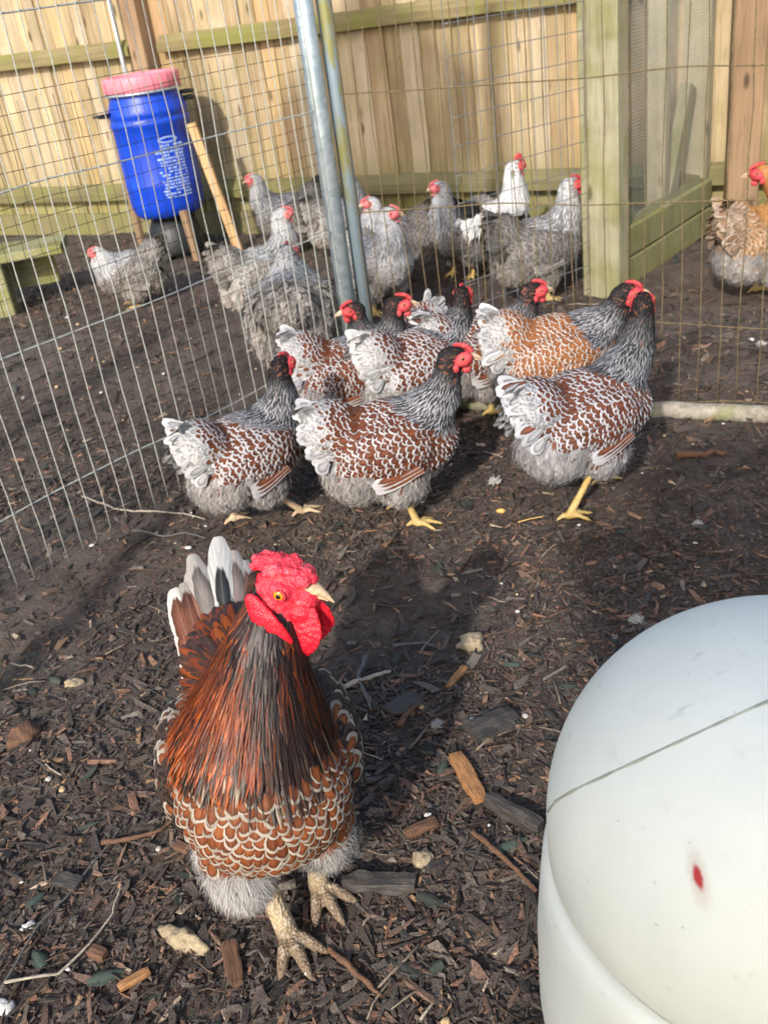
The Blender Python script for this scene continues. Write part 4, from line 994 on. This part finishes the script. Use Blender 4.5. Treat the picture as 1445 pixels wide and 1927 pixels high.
for i in range(60):
    a, b = random.random(), random.uniform(-1, 1)
    cb = [(.14, .045, .02), (.20, .06, .02), (.5, .48, .45)][random.randint(0, 2)]
    tl_.add(np.array([[-.10 - .08*a, b*.07, .385 - .05*abs(b)]]), np.array([nrmz(np.array([.2, b*.8, .7]))]), np.array([[-.8, b*.5, .45 - .4*abs(b)]]), .075, .034, cb, (.52, .49, .45), .62, .10, .12, .3, 'broad', 7, 5, .1, .15)
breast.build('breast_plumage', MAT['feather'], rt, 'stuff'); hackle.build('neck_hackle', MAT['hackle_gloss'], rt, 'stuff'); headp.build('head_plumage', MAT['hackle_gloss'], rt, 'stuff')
fluff.build('thigh_fluff', MAT['fluff'], rt, 'stuff'); saddle.build('saddle_hackle', MAT['hackle_gloss'], rt, 'stuff'); tl_.build('tail', MAT['feather'], rt)
for s_ in (1, -1): wg[s_].build('wing', MAT['feather'], rt)
# head
def lump(name, balls, vox, m, parent, amp=.0012, fr=420, it=3):
    P, T, N = smooth_blob([(H0 + HR @ np.asarray(c, float), r, HR if rr is None else HR @ rr) for c, r, rr in balls], vox, it)
    L_ = (P - H0) @ HR
    P = P + N*(amp*(vnoise3(L_*fr) + .6*np.abs(vnoise3(L_*fr*1.9 + 9))))[:, None]
    return obj(name, raw_mesh(name, P, T), m, parent)
bl_ = [((.004, 0, -.002), (.038, .0335, .031), None), ((-.004, 0, -.022), (.030, .034, .026), None), ((.006, 0, -.042), (.026, .031, .022), None), ((.034, 0, -.010), (.022, .021, .022), None), ((.012, .0, -.026), (.026, .026, .018), None)]
for s_ in (1, -1):
    bl_ += [((.010, s_*.027, .006), (.016, .008, .014), None)]
lump('face', bl_, .0022, MAT['comb'], rt, .0011, 380)
cb_ = []
r5 = random.Random(11)
for i in range(58):
    k = i/57; x = -.034 + .078*k; w = .020*math.sin(PI*min(1, .12 + k*.95))**.6
    for j in range(2):
        cb_.append(((x + r5.uniform(-.003, .003), r5.uniform(-w, w), .023 + .010*math.sin(PI*(.15 + .8*k)) + r5.uniform(-.006, .003)), (r5.uniform(.0042, .0072),)*3, None))
cb_ += [((.008, 0, .022), (.034, .019, .012), None), ((.034, .010, .020), (.012, .011, .011), None), ((.034, -.010, .020), (.012, .011, .011), None)]
lump('comb', cb_, .0019, MAT['comb'], rt, .0016, 420, 2)
for s_, fx in ((1, .004), (-1, .0)):
    wl = []
    for k in np.linspace(0, 1, 9):
        wl.append(((.036 - .004*k + fx, s_*(.010 + .010*math.sin(k*2.2)), -.028 - .058*k), (.014 + .020*math.sin(PI*min(1, .12 + .76*k)), .0056, .014), rotm(0, 0, s_*.12)))
    wl.append(((.030 + fx, s_*.014, -.030), (.018, .010, .014), None))
    lump('wattle', wl, .0022, MAT['wattle'], rt, .0013, 300)
    el = [((-.020 + .040*k, s_*(.0370 + .006*math.sin(k*3)), -.014 - .044*k), (.0125 + .007*math.sin(k*PI), .0062, .0165), rotm(0, .6)) for k in np.linspace(0, 1, 10)]
    lump('earlobe', el, .002, MAT['wattle'], rt, .0006, 250)
    V, Q = ellip((-.021, s_*.0335, -.013), (.009, .0035, .0065), None, 12, 8, .15, 80, 3); obj('ear_tuft', raw_mesh('ear_tuft', xf(V, HR, H0), Q), MAT['under_grey'], rt)
    V, Q = ellip((.013, s_*.0342, .008), (.0076, .0045, .0076), None, 20, 13); e = obj('eye', raw_mesh('eye', xf(V, HR, H0), Q), MAT['iris'], rt)
    V, Q = ellip((.0134, s_*.0378, .008), (.0036, .0018, .0036), None, 14, 9); obj('pupil', raw_mesh('pupil', xf(V, HR, H0), Q), MAT['pupil'], e)
    th = np.linspace(0, 2*PI, 22); V, Q, T = tube(np.stack([.013 + .0088*np.cos(th), np.full(22, s_*.0358), .008 + .0082*np.sin(th)], 1), .0016, 6); obj('eyelid', raw_mesh('eyelid', xf(V, HR, H0), [Q, T]), MAT['comb'], rt)
bk = beak_mesh(.040, .0130, .36); bk.v = [xf(v + np.array([.036, 0, .004]), HR, H0) for v in bk.v]; obj('beak', bk.mesh('beak'), MAT['beak'], rt)
def rloc(px, py, z=0):
    w = at(px, py, z) - np.array([RX, RY, 0]); c, s = math.cos(math.radians(-RH)), math.sin(math.radians(-RH)); return (w[0]*c - w[1]*s, w[0]*s + w[1]*c)
f1, f2 = rloc(545, 1768), rloc(603, 1678)
obj('leg', leg_mesh((.055, -.040, .155), (f1[0], f1[1], .006), .30, .0155, 1.15, vox=.0028), MAT['leg_rooster'], rt)
obj('leg', leg_mesh((.045, .052, .155), (f2[0], f2[1], .006), .35, .0155, 1.1, vox=.0028), MAT['leg_rooster'], rt)

# ------------------------------------------------------------------ mulch: chips, crumbs, leaves, twigs lying loose (uncountable)
def chips(n, ylo, yhi, lmin, lmax, name, cols, flat=.35, seed=0):
    y = rng.uniform(ylo, yhi, n*2); x = rng.uniform(-1, 1, n*2)*(.55 + .42*y)
    dn = vnoise2(x*2.2, y*2.2, seed) ; keep = rng.random(n*2) < np.clip(.55 + .75*dn, .12, 1); x, y = x[keep][:n], y[keep][:n]; n = len(x)
    L = np.exp(rng.uniform(math.log(lmin), math.log(lmax), n)); W = L*rng.uniform(.12, .50, n)*np.where(L > .02, .75, 1); H = np.minimum(W, L*.4)*rng.uniform(flat*.5, flat*1.5, n)
    u = np.array([[a, b, c] for a in (-1, 1) for b in (-1, 1) for c in (-1, 1)], float)*.5
    V = u[None]*np.stack([L, W, H], 1)[:, None]
    V = V + rng.normal(0, .19, V.shape)*np.stack([L, W, H], 1)[:, None]
    V[:, :4, 1] *= rng.uniform(.3, 1, n)[:, None]
    yaw = rng.uniform(0, 2*PI, n); pit = rng.normal(0, .22, n); rol = rng.normal(0, .3, n)
    def rot(V, a, i, j):
        c, s = np.cos(a)[:, None], np.sin(a)[:, None]; p, q = V[..., i].copy(), V[..., j].copy(); V[..., i] = c*p - s*q; V[..., j] = s*p + c*q
    rot(V, rol, 1, 2); rot(V, pit, 0, 2); rot(V, yaw, 0, 1)
    V = V + np.stack([x, y, hgt(x, y) + .002 + H*.35 + rng.uniform(0, .006, n)], 1)[:, None]
    k = rng.choice(len(cols), n, p=np.array([c[0] for c in cols])/sum(c[0] for c in cols)); cc = np.array([c[1] for c in cols])[k]*rng.uniform(.65, 1.35, (n, 1))
    Fq = (BOXF[None] + (np.arange(n)*8)[:, None, None]).reshape(-1, 4)
    return V.reshape(-1, 3), Fq, np.repeat(cc, 8, 0)
DARK = [(32, (.058, .048, .042)), (26, (.092, .073, .060)), (13, (.140, .088, .064)), (5, (.20, .108, .070)), (6, (.13, .112, .094)), (1.6, (.25, .15, .085)), (.7, (.36, .28, .20))]
mm = MB()
for a in ((30000, .45, 1.55, .0035, .020), (3600, .45, 1.6, .018, .046), (32000, 1.4, 2.8, .004, .020), (2600, 1.4, 2.8, .018, .045), (20000, 2.6, 6.6, .008, .030), (1800, 2.6, 6.6, .025, .055)):
    V, Fq, cc = chips(a[0], a[1], a[2], a[3], a[4], '', DARK, seed=a[0] % 7)
    mm.add(V, Fq, base=np.concatenate([cc, np.ones((len(cc), 1))], 1))
t = NT('bark_mulch'); at_ = t.n('ShaderNodeAttribute', attribute_name='base').outputs['Color']; tc = t.n('ShaderNodeTexCoord').outputs['Object']
a = t.noise(tc, 240, 4, .7); b = t.noise(tc, 40, 3, .5)
t.p(Base_Color=t.mix(1.0, at_, t.ramp(a, [(.3, (.45,)*3), (.7, (1.5,)*3)]), 'MULTIPLY'), Roughness=t.ramp(b, [(.35, (.55,)*3), (.7, (.9,)*3)]))
t.b.inputs['Specular IOR Level'].default_value = .3; t.bump(a, .6, .003); MAT['bark'] = t.m
o = obj('bark_mulch', mm.mesh('bark_mulch', False), MAT['bark'], None, kind='stuff'); tag(o, 'dark brown bark mulch covering the yard floor', 'mulch')
# leaves
lf = Plume(); n = 420
y = rng.uniform(.5, 4.5, n)**1.0; x = rng.uniform(-1, 1, n)*(.5 + .40*y); z = hgt(x, y) + .010
a = rng.uniform(0, 2*PI, n); cols = np.array([(.035, .042, .036), (.055, .065, .052), (.05, .035, .025), (.03, .028, .026)])[rng.integers(0, 4, n)]
lf.add(np.stack([x, y, z], 1), nrmz(np.stack([rng.normal(0, .25, n), rng.normal(0, .25, n), np.ones(n)], 1)), np.stack([np.cos(a), np.sin(a), 0*a], 1), rng.uniform(.025, .05, n), rng.uniform(.013, .024, n), cols, cols*1.25, .9, rng.uniform(-.1, .2, n), rng.uniform(-.2, .3, n), .25, 'point', 5, 3, .5)
o = lf.build('fallen_leaves', MAT['feather'], None, 'stuff'); tag(o, 'dull dark leaves scattered through the mulch', 'leaves')
mm = MB(); tcol = [(.05, .036, .028), (.09, .06, .042), (.20, .16, .125), (.03, .024, .022), (.30, .26, .21)]
for i in range(900):
    y = random.uniform(.5, 1.0 + 4.5*random.random()); x = random.uniform(-1, 1)*(.5 + .40*y); L = random.uniform(.02, .085)*(1 + .2*y); a = random.uniform(0, 2*PI); c = random.uniform(-.35, .35)
    pts = []
    for k in np.linspace(-.5, .5, 4):
        px_, py_ = x + math.cos(a + c*k)*L*k, y + math.sin(a + c*k)*L*k; pts.append((px_, py_, float(hgt(px_, py_)) + .009 + random.uniform(-.002, .004)))
    V, Q, T = tube(pts, random.uniform(.0008, .0022)*(1 + .15*y), 4); cc = np.array(tcol[random.choices(range(5), (5, 5, 2, 5, .6))[0]]); mm.add(V, Q, base=np.array([*cc, 1.0]))
o = obj('twig_litter', mm.mesh('twig_litter'), MAT['bark'], None, kind='stuff'); tag(o, 'thin twigs and straws strewn over the mulch', 'twigs')
mm = MB()
for i in range(150):     # pale specks: droppings, down, grain
    y = random.uniform(.6, 5.5); x = random.uniform(-1, 1)*(.5 + .40*y); r = random.uniform(.002, .005)*(1 + .25*y)
    V, Q = ellip((x, y, float(hgt(x, y)) + .010), (r*random.uniform(.8, 1.6), r, r*.5), rotm(random.uniform(0, 6)), 7, 5, .3, 40, i); c = random.choice([(.62, .60, .57), (.45, .42, .38), (.50, .36, .2)]); mm.add(V, Q, base=np.array([*c, 1.0]))
o = obj('pale_specks', mm.mesh('pale_specks'), MAT['bark'], None, kind='stuff'); tag(o, 'pale specks of droppings and grain on the mulch', 'droppings')

# ------------------------------------------------------------------ single pieces one can pick out on the ground
def gpt(px, py, dz=.012):
    p = at(px, py, 0); z = float(hgt(p[0], p[1])); p = at(px, py, z + dz); return np.array([p[0], p[1], z + dz])
def colmat(name, c, rough=.75, scale=(60, 60, 60), var=.5, bump=.7):
    t = NT(name); tc = t.n('ShaderNodeTexCoord').outputs['Object']; a = t.noise(t.vscale(tc, scale), 1, 5, .65); b = t.noise(tc, 45, 3)
    t.p(Base_Color=t.mix(t.smooth(b, .5, .75, 0, .5), t.ramp(a, [(.25, tuple(x*(1-var) for x in c)), (.75, tuple(min(1, x*(1+var)) for x in c))]), tuple(x*.35 for x in c)), Roughness=rough); t.bump(a, bump, .004); return t.m
MAT['d_orange'] = colmat('orange_wood', (.34, .165, .062), .75, (25, 240, 240)); MAT['d_dark'] = colmat('wet_dark_wood', (.05, .043, .038), .6, (25, 220, 220)); MAT['d_brown'] = colmat('brown_wood', (.13, .065, .036), .8, (25, 220, 220))
MAT['d_pale'] = colmat('pale_dead_wood', (.36, .31, .25), .85, (25, 200, 200)); MAT['d_bone'] = colmat('gnarled_root', (.34, .27, .17), .9, (90, 90, 90), .6, 1.0); MAT['d_white'] = colmat('chalky', (.62, .60, .57), .95, (90, 90, 90), .3)
MAT['d_leaf'] = colmat('leaf_green', (.075, .10, .075), .55, (60, 60, 60), .3, .3); MAT['d_grey'] = colmat('grey_twig', (.12, .115, .11), .85, (25, 200, 200)); MAT['d_corn'] = colmat('corn', (.66, .40, .12), .5, (60, 60, 60), .2, .2)
def chunk(name, label, cat, p0, p1, w, h, m, amp=.18, seed=0):
    a, b = gpt(*p0), gpt(*p1); L = np.linalg.norm(b-a); ang = math.atan2(b[1]-a[1], b[0]-a[0]); mb = MB()
    n, k = 14, 12; th = np.linspace(0, 2*PI, k, endpoint=False); V = []
    for i in range(n):
        x = -L/2 + L*i/(n-1); e = min(1, .78 + .9*min(i, n-1-i)/(n-1)*2)
        for q in th: V.append((x, w/2*np.sign(math.cos(q))*abs(math.cos(q))**.4*e, h/2*np.sign(math.sin(q))*abs(math.sin(q))**.4*e))
    V = np.array(V); d = vnoise3(V*np.array([45, 160, 160]) + seed*7.3); d2 = vnoise3(V*np.array([18, 60, 60]) + seed*3.1); V = V*(1 + amp*1.3*d[:, None]*np.array([.15, 1, 1]) + amp*1.6*d2[:, None]*np.array([.05, 1, .6])) ; V[:, 2] += .15*h*vnoise3(V*14 + seed)
    Q = [(i*k+j, i*k+(j+1) % k, (i+1)*k+(j+1) % k, (i+1)*k+j) for i in range(n-1) for j in range(k)]
    me = bpy.data.meshes.new(name); me.from_pydata(V.tolist(), [], Q + [tuple(reversed(range(k))), tuple((n-1)*k+j for j in range(k))]); me.update()
    o = obj(name, me, m, None, tuple((a+b)/2 + np.array([0, 0, h*.15]))); o.rotation_euler = (0, random.uniform(-.05, .05), ang); return tag(o, label, cat)
def stick(name, label, cat, pix, r, m, r1=None, dz=.014, wig=.3):
    P = np.array([gpt(x, y, dz) for x, y in pix]); t_ = np.linspace(0, len(P)-1, len(P)*5); P = np.stack([np.interp(t_, range(len(P)), P[:, i]) for i in range(3)], 1)
    P[:, 2] = hgt(P[:, 0], P[:, 1]) + dz; P = P + np.stack([vnoise3(P*40 + i*5) for i in range(3)], 1)*r*wig*3
    V, Q, T = tube(P - P.mean(0), np.linspace(r, r1 or r*.6, len(P)), 8); V = V + (vnoise3(V*150)*r*.25)[:, None]
    return tag(obj(name, raw_mesh(name, V, [Q, T]), m, None, tuple(P.mean(0))), label, cat)
def clod(name, label, cat, px, py, r, m, seed=0, sq=(1, 1, .6), amp=.35):
    p = gpt(px, py, r*.3); V, Q = ellip((0, 0, 0), (r*sq[0], r*sq[1], r*sq[2]), None, 22, 14); V = V*(1 + amp*vnoise3(V/r*1.3 + seed*3.1) + amp*.6*vnoise3(V/r*3.2 + seed))[:, None]
    o = obj(name, raw_mesh(name, V, Q), m, None, tuple(p)); o.rotation_euler = (0, 0, seed*1.3); return tag(o, label, cat)
def leaf(label, px, py, L, ang, seed=0):
    p = gpt(px, py, .014); pl = Plume(); pl.add(np.array([[0., 0, 0]]), np.array([nrmz(np.array([.1*math.sin(seed), .1, 1.]))]), np.array([[math.cos(ang), math.sin(ang), 0]]), L, L*.5, (.075, .10, .078), (.10, .125, .10), .95, .08, .15, .35, 'point', 8, 5, .5, .01)
    o = pl.build('leaf', MAT['feather'], None); o.location = tuple(p); return tag(o, label, 'leaf')
def down(label, px, py, r, seed):
    p = gpt(px, py, .010); pl = Plume(); n = 320; d = nrmz(rng.normal(0, 1, (n, 3))*np.array([1, .7, .45])); d[:, 2] = np.abs(d[:, 2])
    pl.add(d*r*.15 + rng.normal(0, r*.18, (n, 3))*np.array([1, 1, .3]), nrmz(np.cross(d, rng.normal(0, 1, (n, 3)))), d, r*rng.uniform(.2, .7, n), r*.10, (.50, .49, .47), (.58, .57, .55), .6, .5, .9, .1, 'strand', 5, 2, 0, .5)
    o = pl.build('down_feather', MAT['fluff'], None); o.location = tuple(p); return tag(o, label, 'feather')
chunk('wood_chunk', 'split orange-brown wood chunk lying alone right of the rooster', 'wood chunk', (858, 1425), (905, 1508), .028, .020, MAT['d_orange'], .15, 1)
chunk('bark_log', 'short dark bark log pointing from the orange wood chunk to the white bin', 'log', (918, 1508), (1018, 1560), .026, .024, MAT['d_dark'], .2, 2)
chunk('bark_slab', 'wide curled slab of dark bark above the orange wood chunk', 'bark', (885, 1385), (968, 1345), .062, .020, MAT['d_dark'], .3, 3)
chunk('bark_slab', 'thick dark grey bark slab beside the back foot of the rooster', 'bark', (645, 1668), (782, 1664), .030, .022, MAT['d_dark'], .2, 4)
chunk('wood_chip', 'long rusty brown wood chip upright in view left of the front foot', 'wood chip', (432, 1775), (446, 1852), .020, .012, MAT['d_brown'], .2, 5)
chunk('wood_chip', 'orange sliver of wood near the bottom left corner', 'wood chip', (225, 1862), (282, 1828), .012, .010, MAT['d_orange'], .2, 6)
chunk('wood_chip', 'square reddish wood chip at the left thigh of the rooster', 'wood chip', (330, 1590), (356, 1602), .018, .010, MAT['d_brown'], .2, 7)
chunk('wood_chip', 'half-orange broken chip below the orange wood chunk', 'wood chip', (762, 1572), (822, 1548), .022, .012, MAT['d_brown'], .25, 8)
chunk('wood_chip', 'rusty splinter of wood above the dark curled slab', 'wood chip', (842, 1292), (876, 1258), .014, .010, MAT['d_orange'], .25, 9)
chunk('bark_slab', 'thin flat dark bark piece left of the dark curled slab', 'bark', (735, 1340), (785, 1310), .036, .012, MAT['d_dark'], .25, 10)
chunk('bark_slab', 'dark slaty piece of bark near the lower left edge', 'bark', (105, 1655), (150, 1665), .034, .010, MAT['d_dark'], .25, 11)
chunk('wood_chip', 'rough reddish block of wood in the lower left litter', 'wood chip', (172, 1790), (200, 1800), .020, .014, MAT['d_brown'], .2, 12)
clod('root_lump', 'pale gnarled root lump left of the rooster front foot', 'root', 348, 1772, .024, MAT['d_bone'], 2, (1.5, .7, .6), .6)
clod('dirt_lump', 'tan-topped clod lying on the mulch left of the rooster', 'clod', 140, 1286, .018, MAT['d_bone'], 3)
clod('dirt_lump', 'large dark crusted clod at the far left edge', 'clod', 42, 1385, .032, MAT['d_brown'], 4)
clod('dropping', 'pale grey crumbly dropping right of the dark slab by the foot', 'dropping', 795, 1618, .017, MAT['d_bone'], 5)
clod('straw_lump', 'tan crumbly straw lump in the open ground right of the rooster', 'straw', 885, 1210, .024, MAT['d_bone'], 6, (1, 1, .5), .6)
clod('corn_kernel', 'single yellow corn kernel in front of the middle hen', 'corn kernel', 942, 961, .010, MAT['d_corn'], 7, (1.2, .8, .6), .15)
clod('nut', 'smooth reddish nut lying above the white bin', 'nut', 1006, 1159, .009, MAT['d_brown'], 8, (1, 1, .9), .05)
clod('dropping', 'small white speckled dropping near the lower left corner', 'dropping', 54, 1742, .009, MAT['d_white'], 9, (.8, 1.4, .7))
clod('dropping', 'chalk-white flake at the bottom left corner', 'dropping', 8, 1895, .014, MAT['d_white'], 10)
clod('dropping', 'buff dropping lump at the right side of the rooster', 'dropping', 345, 1488, .011, MAT['d_bone'], 11)
stick('stick', 'pale split stick poking out right of the rooster', 'stick', [(640, 1297), (690, 1278), (735, 1260)], .0055, MAT['d_pale'])
stick('twig', 'crooked grey twig crossing the pale split stick', 'twig', [(692, 1238), (675, 1265), (682, 1300), (698, 1332)], .005, MAT['d_grey'])
stick('twig', 'very long thin twig running up from the bottom left corner', 'twig', [(0, 1868), (70, 1745), (140, 1670), (232, 1552)], .0022, MAT['d_grey'], .0012)
stick('twig', 'pale forked twig arching over the lower left litter', 'twig', [(10, 1850), (110, 1830), (170, 1775), (212, 1720), (229, 1668)], .0025, MAT['d_pale'], .0014)
stick('stick', 'reddish stick reaching down right from the rooster front foot', 'stick', [(618, 1786), (650, 1815), (695, 1850), (722, 1872)], .0055, MAT['d_brown'])
stick('stick', 'brown stick slanting down towards the white bin', 'stick', [(890, 1562), (930, 1600), (985, 1650), (1010, 1680)], .005, MAT['d_brown'])
stick('stick', 'curved brown stick left of the rooster thigh', 'stick', [(190, 1585), (250, 1578), (305, 1560), (335, 1535)], .0045, MAT['d_brown'])
stick('twig', 'thin pale twig lying before the leftmost front hen', 'twig', [(155, 935), (220, 958), (300, 966), (385, 972)], .003, MAT['d_pale'])
stick('twig', 'second thin twig lying below the first by the mesh', 'twig', [(250, 1003), (300, 1005), (350, 1000), (390, 1010)], .0025, MAT['d_grey'])
stick('stick', 'straight dark stick lying in the middle of the yard', 'stick', [(755, 1365), (775, 1335), (797, 1302)], .006, MAT['d_brown'])
stick('stick', 'brown stick lying on the ground behind the tall grey-laced hen', 'stick', [(1275, 858), (1320, 855), (1365, 848)], .011, MAT['d_brown'])
stick('twig', 'long dark twig beside the nut above the white bin', 'twig', [(740, 1215), (800, 1208), (830, 1225)], .003, MAT['d_grey'])
stick('straw', 'fine green straw under the feet of the tall grey-laced hen', 'straw', [(975, 985), (1000, 978), (1022, 975)], .0015, MAT['d_corn'])
leaf('grey-green leaf lying flat near the left edge', 68, 1688, .042, 1.0, 1)
leaf('oval grey leaf lying below the long twig', 72, 1798, .046, 2.2, 2)
leaf('pointed green-grey leaf in the lower left litter', 202, 1830, .060, .25, 3)
leaf('pale green leaf lying above the curled bark slab', 958, 1246, .045, 2.6, 4)
leaf('small twisted green leaf above the half-orange chip', 832, 1438, .040, 1.2, 5)
leaf('mottled green leaf in the litter near the white bin', 965, 1582, .055, .4, 6)
down('white down tuft between the middle hen and the tall hen', 930, 907, .022, 1)
down('white down tuft above the dome of the white bin', 1197, 1168, .020, 2)
down('tiny white down tuft left of the curled bark slab', 822, 1364, .014, 3)
down('white down tuft on the ground right of the tall hen', 1312, 986, .014, 4)
down('white feather scrap on the ground at the right edge behind the rusty fence', 1432, 648, .02, 5)
pts = [dome(px, py) for px, py in [(1032, 1526), (1046, 1508), (1075, 1490), (1130, 1464), (1200, 1432), (1280, 1395), (1360, 1358), (1440, 1322), (1500, 1294)]]
pts = [p for p in pts if p is not None]
if len(pts) > 3:
    P = np.array(pts); k = np.linspace(0, len(P)-1, 50); P = np.stack([np.interp(k, range(len(P)), P[:, i]) for i in range(3)], 1)
    MAT['seam'] = plain('grubby_seam', (.34, .37, .29), .8, 0, .35, 60)
    obj('seam', tube_mesh('seam', P - np.array([0, 0, .0003]), .0018, 8), MAT['seam'], WB)

for o in COL.objects:
    if o.parent is None and o.get('category') and not o.get('kind'): o['kind'] = 'thing'
